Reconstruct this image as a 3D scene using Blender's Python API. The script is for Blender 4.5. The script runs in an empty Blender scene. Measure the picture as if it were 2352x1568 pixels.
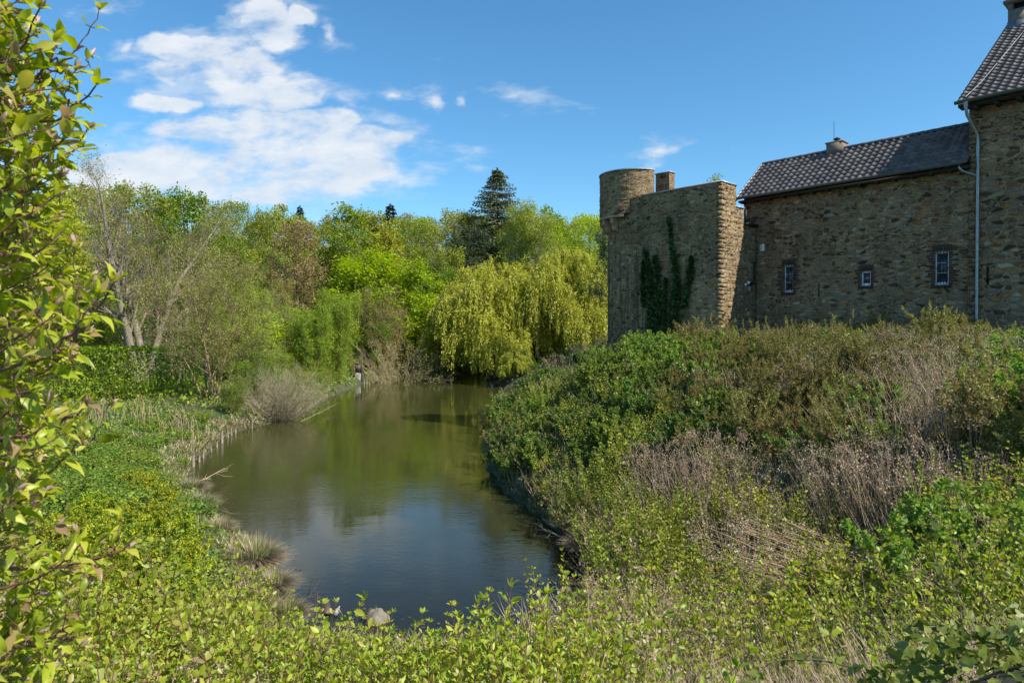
import bpy, math, random
import numpy as np
from mathutils import Vector

sc = bpy.context.scene
COL = sc.collection
R = math.radians
RNG = np.random.default_rng(11)
random.seed(11)

# ------------------------------------------------------------------ camera, light, exposure
CAMZ = 5.5
FP = 1568.0           # focal length in the units of a 2352 wide frame (24 mm on 36 mm)
CX, HY = 1176.0, 765.0
cam_d = bpy.data.cameras.new('camera')
cam = bpy.data.objects.new('camera', cam_d)
COL.objects.link(cam)
cam.location = (0, 0, CAMZ)
cam.rotation_euler = (R(90) - math.atan((784 - HY) / FP), 0, 0)
cam_d.lens = 24.0
cam_d.sensor_width = 36.0
cam_d.clip_start = 0.05
cam_d.clip_end = 6000
cam_d.dof.use_dof = True
cam_d.dof.focus_distance = 24.0
cam_d.dof.aperture_fstop = 8.0
sc.camera = cam

SUN_AZ = R(-31)       # angle of the sun's horizontal direction, from +x
SUN_EL = R(45)
sun_dir = Vector((math.cos(SUN_EL) * math.cos(SUN_AZ), math.cos(SUN_EL) * math.sin(SUN_AZ), math.sin(SUN_EL)))
sun_d = bpy.data.lights.new('sun', 'SUN')
sun_d.energy = 5.0
sun_d.angle = R(0.5)
sun_d.color = (1.0, 0.95, 0.86)
sun = bpy.data.objects.new('sun', sun_d)
COL.objects.link(sun)
sun.location = (30, -20, 60)
sun.rotation_euler = sun_dir.to_track_quat('Z', 'Y').to_euler()

sc.view_settings.view_transform = 'Standard'
sc.view_settings.look = 'None'
sc.view_settings.exposure = 0.70
sc.view_settings.gamma = 1.0
sc.cycles.max_bounces = 6
sc.cycles.diffuse_bounces = 3
sc.cycles.glossy_bounces = 3
sc.cycles.transmission_bounces = 4
sc.cycles.transparent_max_bounces = 4
sc.cycles.use_denoising = True

# ------------------------------------------------------------------ node helpers
def nn(nt, typ, **kw):
    n = nt.nodes.new(typ)
    for k, v in kw.items():
        if k.startswith('i_'):
            key = k[2:]
            key = int(key) if key.isdigit() else key.replace('_', ' ')
            n.inputs[key].default_value = v
        else:
            setattr(n, k, v)
    return n

def mth(nt, op, a, b=None, clamp=False):
    n = nt.nodes.new('ShaderNodeMath'); n.operation = op; n.use_clamp = clamp
    for i, x in enumerate((a, b)):
        if x is None: continue
        if isinstance(x, (int, float)): n.inputs[i].default_value = x
        else: nt.links.new(x, n.inputs[i])
    return n.outputs[0]

def ramp(nt, fac, stops, interp='LINEAR'):
    n = nt.nodes.new('ShaderNodeValToRGB')
    n.color_ramp.interpolation = interp
    el = n.color_ramp.elements
    while len(el) > 1: el.remove(el[-1])
    el[0].position = stops[0][0]; el[0].color = (*stops[0][1], 1)
    for p, c in stops[1:]:
        e = el.new(p); e.color = (*c, 1)
    nt.links.new(fac, n.inputs[0])
    return n.outputs[0]

def mixc(nt, fac, a, b, mode='MIX'):
    n = nt.nodes.new('ShaderNodeMix'); n.data_type = 'RGBA'; n.blend_type = mode
    for i, x in ((0, fac), (6, a), (7, b)):
        if isinstance(x, (int, float)): n.inputs[i].default_value = x
        elif isinstance(x, tuple): n.inputs[i].default_value = (*x, 1)
        else: nt.links.new(x, n.inputs[i])
    return n.outputs[2]

def noise(nt, vec, scale, detail=4, rough=.5, dist=0.0):
    n = nt.nodes.new('ShaderNodeTexNoise')
    n.inputs['Scale'].default_value = scale; n.inputs['Detail'].default_value = detail
    n.inputs['Roughness'].default_value = rough; n.inputs['Distortion'].default_value = dist
    if vec is not None: nt.links.new(vec, n.inputs['Vector'])
    return n

def mapping(nt, vec, scale=(1, 1, 1), loc=(0, 0, 0)):
    n = nt.nodes.new('ShaderNodeMapping')
    n.inputs['Scale'].default_value = scale; n.inputs['Location'].default_value = loc
    nt.links.new(vec, n.inputs['Vector'])
    return n.outputs[0]

def newmat(name):
    m = bpy.data.materials.new(name); m.use_nodes = True
    nt = m.node_tree; nt.nodes.clear()
    out = nt.nodes.new('ShaderNodeOutputMaterial')
    return m, nt, out

# ------------------------------------------------------------------ world
world = bpy.data.worlds.new('World')
sc.world = world
world.use_nodes = True
wt = world.node_tree
wt.nodes.clear()
wo = wt.nodes.new('ShaderNodeOutputWorld')
sky = wt.nodes.new('ShaderNodeTexSky')
sky.sky_type = 'NISHITA'; sky.sun_disc = False
sky.sun_elevation = SUN_EL
sky.sun_rotation = math.pi / 2 - SUN_AZ
sky.altitude = 200; sky.air_density = 1.0; sky.dust_density = 0.35; sky.ozone_density = 2.6
hs = wt.nodes.new('ShaderNodeHueSaturation'); hs.inputs['Saturation'].default_value = 1.14
wt.links.new(mixc(wt, 1.0, sky.outputs[0], (.86, 1.06, 1.08), 'MULTIPLY'), hs.inputs['Color'])
bgs = wt.nodes.new('ShaderNodeBackground'); bgs.inputs[1].default_value = 0.108
wt.links.new(hs.outputs[0], bgs.inputs[0])
tc = wt.nodes.new('ShaderNodeTexCoord')
sp = wt.nodes.new('ShaderNodeSeparateXYZ'); wt.links.new(tc.outputs['Generated'], sp.inputs[0])
ysafe = mth(wt, 'MAXIMUM', sp.outputs[1], 0.05)
cu = mth(wt, 'DIVIDE', sp.outputs[0], ysafe)
cv = mth(wt, 'DIVIDE', sp.outputs[2], ysafe)
cc = wt.nodes.new('ShaderNodeCombineXYZ'); wt.links.new(cu, cc.inputs[0]); wt.links.new(cv, cc.inputs[1])
wn_ = noise(wt, cc.outputs[0], 5.0, 5, .55)
wsp = wt.nodes.new('ShaderNodeSeparateColor'); wt.links.new(wn_.outputs['Color'], wsp.inputs[0])
cu = mth(wt, 'ADD', cu, mth(wt, 'MULTIPLY', mth(wt, 'SUBTRACT', wsp.outputs[0], .5), .17))
cv = mth(wt, 'ADD', cv, mth(wt, 'MULTIPLY', mth(wt, 'SUBTRACT', wsp.outputs[1], .5), .10))
n1 = noise(wt, mapping(wt, cc.outputs[0], (1, 1.9, 1)), 8.0, 12, .62, .2)
n2 = noise(wt, mapping(wt, cc.outputs[0], (1, 2.6, 1), (3, 5, 1)), 9.0, 9, .58)
acc = None
CLOUDS = [(560, 400, 400, 90), (790, 345, 165, 65), (620, 220, 150, 60), (420, 252, 110, 30), (500, 160, 170, 55),
          (600, 60, 90, 62), (450, 100, 130, 40), (270, 400, 220, 60), (690, 35, 55, 22), (560, 320, 230, 40),
          (860, 330, 90, 38), (700, 215, 60, 38), (690, 290, 150, 40)]
WISPS = [(768, 70, 22, 26), (985, 235, 24, 34), (1195, 222, 55, 18), (1520, 352, 75, 18), (240, 10, 50, 16),
         (890, 222, 22, 14), (300, 95, 22, 26), (1050, 232, 14, 18), (775, 240, 45, 22), (870, 280, 70, 22), (940, 345, 30, 14)]
def blob(px, py, rx, ry, k):
    a = mth(wt, 'MULTIPLY', mth(wt, 'SUBTRACT', cu, (px - CX) / FP), FP / rx)
    b = mth(wt, 'MULTIPLY', mth(wt, 'SUBTRACT', cv, (HY - py) / FP), FP / ry)
    d2 = mth(wt, 'ADD', mth(wt, 'MULTIPLY', a, a), mth(wt, 'MULTIPLY', b, b))
    return mth(wt, 'MULTIPLY', mth(wt, 'SUBTRACT', 1.0, mth(wt, 'SQRT', d2)), k)
for c in CLOUDS:
    v = blob(*c, 1.0)
    acc = v if acc is None else mth(wt, 'MAXIMUM', acc, v)
for c in WISPS:
    acc = mth(wt, 'MAXIMUM', acc, blob(*c, .30))
nz = mth(wt, 'SUBTRACT', n1.outputs[0], .5)
nz2 = mth(wt, 'SUBTRACT', n2.outputs[0], .5)
dens = mth(wt, 'ADD', mth(wt, 'ADD', mth(wt, 'MULTIPLY', mth(wt, 'MINIMUM', acc, .34), 1.25), mth(wt, 'MULTIPLY', nz, 1.9)), mth(wt, 'MULTIPLY', nz2, .55))
mr = wt.nodes.new('ShaderNodeMapRange'); mr.interpolation_type = 'SMOOTHSTEP'
mr.inputs[1].default_value = -.04; mr.inputs[2].default_value = .50
wt.links.new(dens, mr.inputs[0])
mr2 = wt.nodes.new('ShaderNodeMapRange'); mr2.interpolation_type = 'SMOOTHSTEP'; mr2.inputs[1].default_value = .15; mr2.inputs[2].default_value = 1.0; mr2.inputs[4].default_value = .5
wt.links.new(mth(wt, 'ADD', mth(wt, 'ADD', mth(wt, 'MINIMUM', acc, .2), .42), mth(wt, 'MULTIPLY', nz2, 3.4)), mr2.inputs[0])
front = mth(wt, 'GREATER_THAN', sp.outputs[1], .1)
maskc = mth(wt, 'MULTIPLY', mth(wt, 'MULTIPLY', mth(wt, 'MAXIMUM', mr.outputs[0], mr2.outputs[0]), front), .93)
shade = mth(wt, 'ADD', mth(wt, 'MULTIPLY', mth(wt, 'SUBTRACT', n2.outputs[0], .3), 1.1), mth(wt, 'MULTIPLY', nz, .8), True)
ccol = ramp(wt, shade, [(0, (.62, .72, .86)), (.3, (.80, .86, .93)), (.6, (1.0, 1.0, 1.0))])
bgc = wt.nodes.new('ShaderNodeBackground'); bgc.inputs[1].default_value = 0.62
wt.links.new(ccol, bgc.inputs[0])
mxs = wt.nodes.new('ShaderNodeMixShader')
wt.links.new(maskc, mxs.inputs[0]); wt.links.new(bgs.outputs[0], mxs.inputs[1]); wt.links.new(bgc.outputs[0], mxs.inputs[2])
wt.links.new(mxs.outputs[0], wo.inputs[0])

# ------------------------------------------------------------------ object helpers
def tag(o, label=None, cat=None, group=None, kind=None):
    if label: o['label'] = label
    if cat: o['category'] = cat
    if group: o['group'] = group
    if kind: o['kind'] = kind
    return o

def empty(name, loc=(0, 0, 0), rz=0, label=None, cat=None, group=None):
    o = bpy.data.objects.new(name, None); COL.objects.link(o)
    o.empty_display_size = .3
    o.location = loc; o.rotation_euler = (0, 0, rz)
    return tag(o, label, cat, group)

class G:
    """collects arrays of vertices and faces for ONE mesh"""
    def __init__(s): s.V = []; s.F = {}; s.n = 0
    def add(s, V, F):
        V = np.asarray(V, float).reshape(-1, 3); F = np.asarray(F, int)
        if len(F) == 0: return s
        s.V.append(V); s.F.setdefault(F.shape[1], []).append(F + s.n); s.n += len(V)
        return s
    def box(s, x0, x1, y0, y1, z0, z1):
        V = [(x, y, z) for z in (z0, z1) for y in (y0, y1) for x in (x0, x1)]
        return s.add(V, [(0, 2, 3, 1), (4, 5, 7, 6), (0, 1, 5, 4), (2, 6, 7, 3), (0, 4, 6, 2), (1, 3, 7, 5)])
    def quad(s, a, b, c, d): return s.add([a, b, c, d], [(0, 1, 2, 3)])
    def tube(s, pts, rad, sides=6, caps=True):
        pts = np.asarray(pts, float); n = len(pts)
        rad = np.full(n, rad) if np.isscalar(rad) else np.asarray(rad, float)
        T = np.gradient(pts, axis=0); T /= np.linalg.norm(T, axis=1)[:, None] + 1e-9
        ref = np.array((0, 0, 1.)) if abs(T[:, 2]).mean() < .8 else np.array((1., 0, 0))
        A = np.cross(T, ref); A /= np.linalg.norm(A, axis=1)[:, None] + 1e-9
        B = np.cross(T, A)
        th = np.arange(sides) * 2 * math.pi / sides
        V = pts[:, None] + rad[:, None, None] * (np.cos(th)[None, :, None] * A[:, None] + np.sin(th)[None, :, None] * B[:, None])
        F = []
        for i in range(n - 1):
            for k in range(sides):
                k2 = (k + 1) % sides
                F.append((i * sides + k, i * sides + k2, (i + 1) * sides + k2, (i + 1) * sides + k))
        s.add(V.reshape(-1, 3), F)
        if caps:
            for i, r_ in ((0, pts[0]), (n - 1, pts[-1])):
                V2 = np.vstack([V[i], r_]); s.add(V2, [(k, (k + 1) % sides, sides) for k in range(sides)])
        return s
    def mesh(s, name, smooth=False):
        me = bpy.data.meshes.new(name)
        V = np.vstack(s.V); idx = []; starts = []; off = 0
        for k, L in s.F.items():
            F = np.vstack(L); idx.append(F.ravel()); starts.append(off + np.arange(len(F)) * k); off += F.size
        idx = np.concatenate(idx); starts = np.concatenate(starts)
        me.vertices.add(len(V)); me.vertices.foreach_set('co', V.ravel())
        me.loops.add(len(idx)); me.loops.foreach_set('vertex_index', idx)
        me.polygons.add(len(starts)); me.polygons.foreach_set('loop_start', starts)
        if smooth: me.polygons.foreach_set('use_smooth', np.ones(len(starts), bool))
        me.update(calc_edges=True)
        return me
    def build(s, name, mat, parent=None, smooth=False):
        me = s.mesh(name, smooth)
        if mat: me.materials.append(mat)
        return link(name, me, parent)

def link(name, me, parent=None):
    o = bpy.data.objects.new(name, me); COL.objects.link(o)
    if parent: o.parent = parent
    return o

def segs_tubes(g, S, sides):
    """S: (N,8) p0 p1 r0 r1 -> tapered prisms"""
    if len(S) == 0: return
    S = np.asarray(S, float); P0, P1, R0, R1 = S[:, :3], S[:, 3:6], S[:, 6], S[:, 7]
    D = P1 - P0; D /= np.linalg.norm(D, axis=1)[:, None] + 1e-9
    ref = np.where((abs(D[:, 2]) > .85)[:, None], np.array((1., 0, 0)), np.array((0, 0, 1.)))
    A = np.cross(D, ref); A /= np.linalg.norm(A, axis=1)[:, None] + 1e-9
    B = np.cross(D, A)
    th = np.arange(sides) * 2 * math.pi / sides
    rg = np.cos(th)[None, :, None] * A[:, None] + np.sin(th)[None, :, None] * B[:, None]
    V = np.concatenate([P0[:, None] + rg * R0[:, None, None], P1[:, None] + rg * R1[:, None, None]], axis=1)
    k = np.arange(sides); k2 = (k + 1) % sides
    f = np.stack([k, k2, k2 + sides, k + sides], 1)
    F = (np.arange(len(S))[:, None, None] * 2 * sides + f[None]).reshape(-1, 4)
    g.add(V.reshape(-1, 3), F)

# leaf outlines: x across, y along, z up
LEAF_Q = (np.array([(0, 0, 0), (.30, .5, .05), (0, 1, -.04), (-.30, .5, .05)]), np.array([(0, 1, 2), (0, 2, 3)]))
LEAF_L = (np.array([(0, 0, 0), (.12, .45, .02), (0, 1, -.12), (-.12, .45, .02)]), np.array([(0, 1, 2), (0, 2, 3)]))
LEAF_B = (np.array([(0, 0, 0), (.5, .25, .06), (.42, .8, .0), (0, 1, -.06), (-.42, .75, .03), (-.5, .3, .05)]), np.array([(0, 1, 2), (0, 2, 3), (0, 3, 4), (0, 4, 5)]))
_o = [(0, 0, 0), (0, .25, .015), (0, .55, .01), (0, .8, -.05), (0, 1.0, -.16)]
_s = [(.17, .14), (.29, .36), (.26, .62), (.13, .84)]
_v = list(_o)
for sx in (1, -1):
    for i, (w, yy) in enumerate(_s): _v.append((sx * w, yy, .07 - .15 * max(0, yy - .5)))
LEAF_N = (np.array(_v), np.array([(0, 5, 1), (1, 5, 6), (1, 6, 2), (2, 6, 7), (2, 7, 3), (3, 7, 8), (3, 8, 4),
                                  (0, 1, 9), (1, 10, 9), (1, 2, 10), (2, 11, 10), (2, 3, 11), (3, 12, 11), (3, 4, 12)]))
LEAF_I = (np.array([(0, 0, 0), (.35, -.12, .03), (.62, .25, .0), (.33, .42, .05), (.28, .72, .02), (0, 1, -.06),
                    (-.28, .72, .02), (-.33, .42, .05), (-.62, .25, .0), (-.35, -.12, .03)]),
          np.array([(0, 1, 2), (0, 2, 3), (0, 3, 4), (0, 4, 5), (0, 5, 6), (0, 6, 7), (0, 7, 8), (0, 8, 9)]))

def leaves(g, P, Dir, size, tmpl=LEAF_Q, up=.6, rng=RNG, wid=1.0):
    """P positions, Dir growth direction, upward bias of the normals"""
    P = np.asarray(P, float); n = len(P)
    if n == 0: return
    Y = np.asarray(Dir, float); Y = Y / (np.linalg.norm(Y, axis=1)[:, None] + 1e-9)
    Nn = rng.normal(size=(n, 3)); Nn /= np.linalg.norm(Nn, axis=1)[:, None]
    Nn = Nn * (1 - up) + np.array((0, 0, 1.)) * up
    X = np.cross(Y, Nn); X /= np.linalg.norm(X, axis=1)[:, None] + 1e-9
    Z = np.cross(X, Y)
    T, F = tmpl
    size = np.broadcast_to(np.asarray(size, float), (n,))
    V = P[:, None] + size[:, None, None] * (T[None, :, 0, None] * wid * X[:, None] + T[None, :, 1, None] * Y[:, None] + T[None, :, 2, None] * Z[:, None])
    FF = (np.arange(n)[:, None, None] * len(T) + F[None]).reshape(-1, 3)
    g.add(V.reshape(-1, 3), FF)

def rdir(n, rng=RNG):
    v = rng.normal(size=(n, 3)); return v / np.linalg.norm(v, axis=1)[:, None]

# ------------------------------------------------------------------ materials
def leafmat(name, cols, trans=.4, rough=.5, var=.35, spec=.35, hue=.02):
    m, nt, out = newmat(name)
    ge = nt.nodes.new('ShaderNodeNewGeometry'); oi = nt.nodes.new('ShaderNodeObjectInfo')
    k = len(cols) - 1
    c = ramp(nt, ge.outputs['Random Per Island'], [(i / k, col) for i, col in enumerate(cols)])
    h = nt.nodes.new('ShaderNodeHueSaturation')
    nt.links.new(mth(nt, 'ADD', mth(nt, 'MULTIPLY', oi.outputs['Random'], var), 1 - var / 2), h.inputs['Value'])
    nt.links.new(mth(nt, 'ADD', mth(nt, 'MULTIPLY', mth(nt, 'FRACT', mth(nt, 'MULTIPLY', oi.outputs['Random'], 7.3)), hue * 2), .5 - hue), h.inputs['Hue'])
    nt.links.new(c, h.inputs['Color'])
    p = nn(nt, 'ShaderNodeBsdfPrincipled', i_Roughness=rough)
    p.inputs['Specular IOR Level'].default_value = spec
    nt.links.new(h.outputs[0], p.inputs['Base Color'])
    t = nt.nodes.new('ShaderNodeBsdfTranslucent')
    hb = nn(nt, 'ShaderNodeHueSaturation'); hb.inputs['Saturation'].default_value = 1.1; hb.inputs['Value'].default_value = 1.25
    nt.links.new(h.outputs[0], hb.inputs['Color']); nt.links.new(hb.outputs[0], t.inputs[0])
    mx = nt.nodes.new('ShaderNodeMixShader'); mx.inputs[0].default_value = trans
    nt.links.new(p.outputs[0], mx.inputs[1]); nt.links.new(t.outputs[0], mx.inputs[2]); nt.links.new(mx.outputs[0], out.inputs[0])
    return m

def plain(name, col, rough=.6, metal=0, bump=0, bscale=20, col2=None, nscale=3, stretch=(1, 1, 1)):
    m, nt, out = newmat(name)
    tcn = nt.nodes.new('ShaderNodeTexCoord')
    v = mapping(nt, tcn.outputs['Object'], stretch)
    p = nn(nt, 'ShaderNodeBsdfPrincipled', i_Roughness=rough, i_Metallic=metal)
    n = noise(nt, v, nscale, 5, .6)
    c2 = col2 or tuple(x * .6 for x in col)
    nt.links.new(ramp(nt, n.outputs[0], [(.3, c2), (.7, col)]), p.inputs['Base Color'])
    if bump:
        b = nt.nodes.new('ShaderNodeBump'); b.inputs['Strength'].default_value = bump; b.inputs['Distance'].default_value = .02
        n2_ = noise(nt, v, bscale, 4, .6); nt.links.new(n2_.outputs[0], b.inputs['Height']); nt.links.new(b.outputs[0], p.inputs['Normal'])
    nt.links.new(p.outputs[0], out.inputs[0])
    return m

def stonemat(name, dark=.5, seed=0.0, scale=1.0, warm=1.0):
    """rubble masonry: flat voronoi stones in pale mortar, two sizes"""
    m, nt, out = newmat(name)
    tcn = nt.nodes.new('ShaderNodeTexCoord')
    src = mapping(nt, tcn.outputs['Object'], (1, 1, 1), (seed, seed * .7, seed * .3))
    dn = noise(nt, src, 3.2, 3, .6)
    dv = nt.nodes.new('ShaderNodeVectorMath'); dv.operation = 'MULTIPLY_ADD'
    nt.links.new(dn.outputs['Color'], dv.inputs[0]); dv.inputs[1].default_value = (.18, .18, .13); nt.links.new(src, dv.inputs[2])
    res = []
    for sc_, thr in (((3.1, 3.1, 6.8), .085), ((5.4, 5.4, 15), .10)):
        mv = mapping(nt, dv.outputs[0], tuple(x * scale for x in sc_))
        a = nt.nodes.new('ShaderNodeTexVoronoi'); a.inputs['Scale'].default_value = 1; nt.links.new(mv, a.inputs['Vector'])
        e = nt.nodes.new('ShaderNodeTexVoronoi'); e.feature = 'DISTANCE_TO_EDGE'; e.inputs['Scale'].default_value = 1; nt.links.new(mv, e.inputs['Vector'])
        sepn = nt.nodes.new('ShaderNodeSeparateColor'); nt.links.new(a.outputs['Color'], sepn.inputs[0])
        edge = nt.nodes.new('ShaderNodeMapRange'); edge.interpolation_type = 'SMOOTHSTEP'
        edge.inputs[1].default_value = thr * .45; edge.inputs[2].default_value = thr * 1.5
        nt.links.new(e.outputs['Distance'], edge.inputs[0])
        res.append((sepn.outputs[0], sepn.outputs[1], edge.outputs[0]))
    big = noise(nt, src, .9, 3, .5)
    pick = mth(nt, 'GREATER_THAN', big.outputs[0], .53)
    def mixf(a, b):
        return mth(nt, 'ADD', mth(nt, 'MULTIPLY', a, mth(nt, 'SUBTRACT', 1.0, pick)), mth(nt, 'MULTIPLY', b, pick))
    rnd, rnd2, edg = (mixf(res[0][i], res[1][i]) for i in range(3))
    w = warm
    c = ramp(nt, rnd, [(0, (.055, .045, .040)), (.10 + .16 * dark, (.10, .075, .055)), (.16 + .20 * dark, (.20 * w, .125, .070)), (.36 + .12 * dark, (.27, .21, .145)),
                       (.58, (.34, .29, .215)), (.70, (.20, .175, .15)), (.80, (.42, .37, .28)), (.90, (.33 * w, .19, .08)), (.96, (.24, .11, .065)), (1, (.09, .07, .055))])
    fine = noise(nt, src, 22, 5, .65)
    c = mixc(nt, .55, c, ramp(nt, fine.outputs[0], [(.25, (.55, .52, .50)), (.7, (1.25, 1.22, 1.18))]), 'MULTIPLY')
    mort = mixc(nt, noise(nt, src, 2.5, 4, .6).outputs[0], (.37, .28, .175), (.25, .19, .12))
    # some stones are rendered over by mortar
    cover = mth(nt, 'GREATER_THAN', rnd2, .86 - .10 * (1 - dark))
    vis = mth(nt, 'MULTIPLY', edg, mth(nt, 'SUBTRACT', 1.0, mth(nt, 'MULTIPLY', cover, .6)))
    c = mixc(nt, vis, mort, c)
    stain = noise(nt, mapping(nt, src, (.55, .55, .22)), 1.6, 5, .65)
    c = mixc(nt, .8, c, ramp(nt, stain.outputs[0], [(.32, (.55, .53, .52)), (.6, (1.05, 1.03, 1.0))]), 'MULTIPLY')
    c = mixc(nt, 1.0, c, (1.04, .97, .89) if warm >= 1 else (1.13, 1.06, .93), 'MULTIPLY')
    p = nn(nt, 'ShaderNodeBsdfPrincipled', i_Roughness=.92)
    p.inputs['Specular IOR Level'].default_value = .15
    nt.links.new(c, p.inputs['Base Color'])
    b = nt.nodes.new('ShaderNodeBump'); b.inputs['Strength'].default_value = 1.0; b.inputs['Distance'].default_value = .085
    hgt = mth(nt, 'ADD', mth(nt, 'MULTIPLY', vis, mth(nt, 'ADD', mth(nt, 'MULTIPLY', rnd2, .9), .45)), mth(nt, 'MULTIPLY', fine.outputs[0], .38))
    nt.links.new(hgt, b.inputs['Height']); nt.links.new(b.outputs[0], p.inputs['Normal'])
    nt.links.new(p.outputs[0], out.inputs[0])
    return m

M = {}
M['stone'] = stonemat('rubble_stone', .30, 0.0)
M['stone_tower'] = stonemat('tower_stone', .10, 5.3, 1.05, .72)
M['stone_tall'] = stonemat('tall_house_stone', .75, 11.7, .9, 1.0)
M['corbel'] = plain('brown_corbel_stone', (.42, .30, .19), .9, bump=.6, bscale=14, col2=(.24, .165, .10), nscale=4)
M['brick'] = plain('dark_brick', (.075, .045, .033), .9, bump=.6, bscale=30, col2=(.035, .024, .02), nscale=6)
M['zinc'] = plain('weathered_zinc', (.30, .33, .35), .42, .75, col2=(.20, .23, .25), nscale=4)
M['gutter'] = plain('gutter_zinc', (.16, .18, .17), .45, .6, col2=(.09, .11, .10), nscale=5)
M['tiles'] = None
M['white_frame'] = plain('white_window_paint', (.82, .83, .85), .4, col2=(.7, .72, .75))
M['iron'] = plain('black_iron', (.022, .022, .024), .6, .4)
M['dark'] = plain('dark_opening', (.01, .01, .01), .9)
M['cap'] = plain('parapet_cap_lead', (.42, .45, .47), .55, .35, col2=(.24, .26, .28), nscale=6)
M['concrete'] = plain('chimney_render', (.22, .18, .14), .9, bump=.4, col2=(.12, .10, .085), nscale=5)
M['wire'] = plain('pale_cable', (.34, .34, .33), .5, .3)
M['timber'] = plain('dark_rafter', (.035, .026, .02), .8)
M['lampbox'] = plain('grey_plastic', (.30, .29, .26), .5)

m, nt, out = newmat('clay_roof_tiles')
tcn = nt.nodes.new('ShaderNodeTexCoord'); ge = nt.nodes.new('ShaderNodeNewGeometry')
nz_ = noise(nt, tcn.outputs['Object'], 1.2, 5, .6)
c = ramp(nt, ge.outputs['Random Per Island'], [(0, (.085, .07, .068)), (.5, (.125, .102, .097)), (1, (.175, .145, .135))])
c = mixc(nt, .6, c, ramp(nt, nz_.outputs[0], [(.3, (.65, .65, .68)), (.7, (1.2, 1.15, 1.1))]), 'MULTIPLY')
p = nn(nt, 'ShaderNodeBsdfPrincipled', i_Roughness=.6); p.inputs['Specular IOR Level'].default_value = .35
nt.links.new(c, p.inputs['Base Color'])
b = nt.nodes.new('ShaderNodeBump'); b.inputs['Strength'].default_value = .3; b.inputs['Distance'].default_value = .01
nt.links.new(noise(nt, tcn.outputs['Object'], 30, 3).outputs[0], b.inputs['Height']); nt.links.new(b.outputs[0], p.inputs['Normal'])
nt.links.new(p.outputs[0], out.inputs[0]); M['tiles'] = m

m, nt, out = newmat('window_glass')
g1 = nn(nt, 'ShaderNodeBsdfPrincipled', i_Roughness=.06); g1.inputs['Base Color'].default_value = (.035, .045, .06, 1)
g1.inputs['Specular IOR Level'].default_value = .9
nt.links.new(g1.outputs[0], out.inputs[0]); M['glass'] = m

def barkmat(name, c1, c2, sz=1.0):
    return plain(name, c1, .9, bump=.8, bscale=14 * sz, col2=c2, nscale=3 * sz, stretch=(3, 3, .7))
M['bark'] = barkmat('brown_bark', (.19, .135, .075), (.08, .055, .03))
M['bark_grey'] = barkmat('grey_lichen_bark', (.30, .25, .175), (.13, .10, .07))
M['bark_olive'] = barkmat('olive_bark', (.33, .24, .12), (.17, .115, .06))
M['bark_birch'] = plain('birch_bark', (.62, .58, .50), .8, col2=(.12, .10, .09), nscale=3, stretch=(1, 1, 4))
M['twig_grey'] = plain('grey_twigs', (.46, .37, .24), .9, col2=(.28, .21, .13))
M['stem_red'] = plain('red_stems', (.17, .06, .04), .6, col2=(.09, .04, .028))
M['stem_tan'] = plain('tan_dead_stems', (.46, .34, .19), .9, col2=(.28, .20, .115))
M['stem_green'] = plain('green_stems', (.12, .13, .05), .7, col2=(.09, .06, .03))

L = {}
L['lime'] = leafmat('lime_leaves', [(.23, .275, .010), (.34, .40, .016), (.44, .49, .03)], .48)
L['green'] = leafmat('fresh_green_leaves', [(.12, .19, .012), (.19, .28, .018), (.27, .37, .03)], .42)
L['olive'] = leafmat('olive_spring_leaves', [(.17, .185, .02), (.25, .275, .03), (.33, .36, .05)], .40)
L['yellow'] = leafmat('yellow_green_leaves', [(.22, .25, .018), (.32, .36, .03), (.40, .45, .05)], .42)
L['brown'] = leafmat('reddish_buds', [(.26, .15, .08), (.33, .22, .11), (.30, .25, .08)], .3)
L['mixed'] = leafmat('half_open_leaves', [(.29, .19, .08), (.25, .23, .045), (.29, .31, .05)], .34)
L['willow'] = leafmat('willow_leaves', [(.26, .27, .02), (.41, .42, .045), (.54, .55, .10)], .45, .5, .12, .35, .004)
L['pine'] = leafmat('dark_needles', [(.03, .05, .022), (.05, .085, .032), (.08, .115, .045)], .12)
L['spruce'] = leafmat('spruce_needles', [(.07, .085, .035), (.12, .14, .055), (.20, .19, .09)], .18)
L['greygreen'] = leafmat('grey_green_leaves', [(.09, .115, .05), (.14, .17, .08), (.18, .21, .10)], .3)
L['hedge'] = leafmat('hedge_leaves', [(.10, .17, .010), (.18, .28, .015), (.26, .38, .025)], .42)
L['dogwood'] = leafmat('dogwood_leaves', [(.18, .25, .015), (.28, .36, .03), (.42, .45, .05), (.29, .27, .10)], .42, .42, .2)
L['dogred'] = leafmat('reddish_dogwood_leaves', [(.14, .17, .03), (.20, .22, .06), (.25, .19, .09)], .35)
L['privet'] = leafmat('privet_leaves', [(.10, .10, .02), (.18, .17, .035), (.26, .25, .06), (.28, .19, .08)], .3)
L['bramble'] = leafmat('bramble_leaves', [(.08, .13, .02), (.14, .205, .032), (.21, .285, .06)], .38)
L['elder'] = leafmat('elder_leaves', [(.13, .20, .03), (.20, .28, .04), (.27, .36, .07)], .38)
L['gold'] = leafmat('golden_leaves', [(.09, .15, .018), (.15, .22, .02), (.22, .28, .02), (.46, .47, .025), (.62, .58, .03)], .42)
L['nettle'] = leafmat('nettle_leaves', [(.12, .18, .02), (.19, .27, .032), (.26, .35, .05)], .38)
L['grass'] = leafmat('grass_blades', [(.08, .14, .02), (.13, .19, .03), (.20, .24, .06)], .35)
L['dry'] = leafmat('dry_grass_blades', [(.26, .20, .12), (.38, .30, .19), (.48, .40, .27)], .25)
L['dead'] = leafmat('dead_seed_heads', [(.24, .17, .11), (.34, .25, .17), (.44, .35, .26)], .25)
L['ivy'] = leafmat('ivy_leaves', [(.02, .055, .012), (.045, .10, .022), (.08, .14, .035)], .12, .4)
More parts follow.
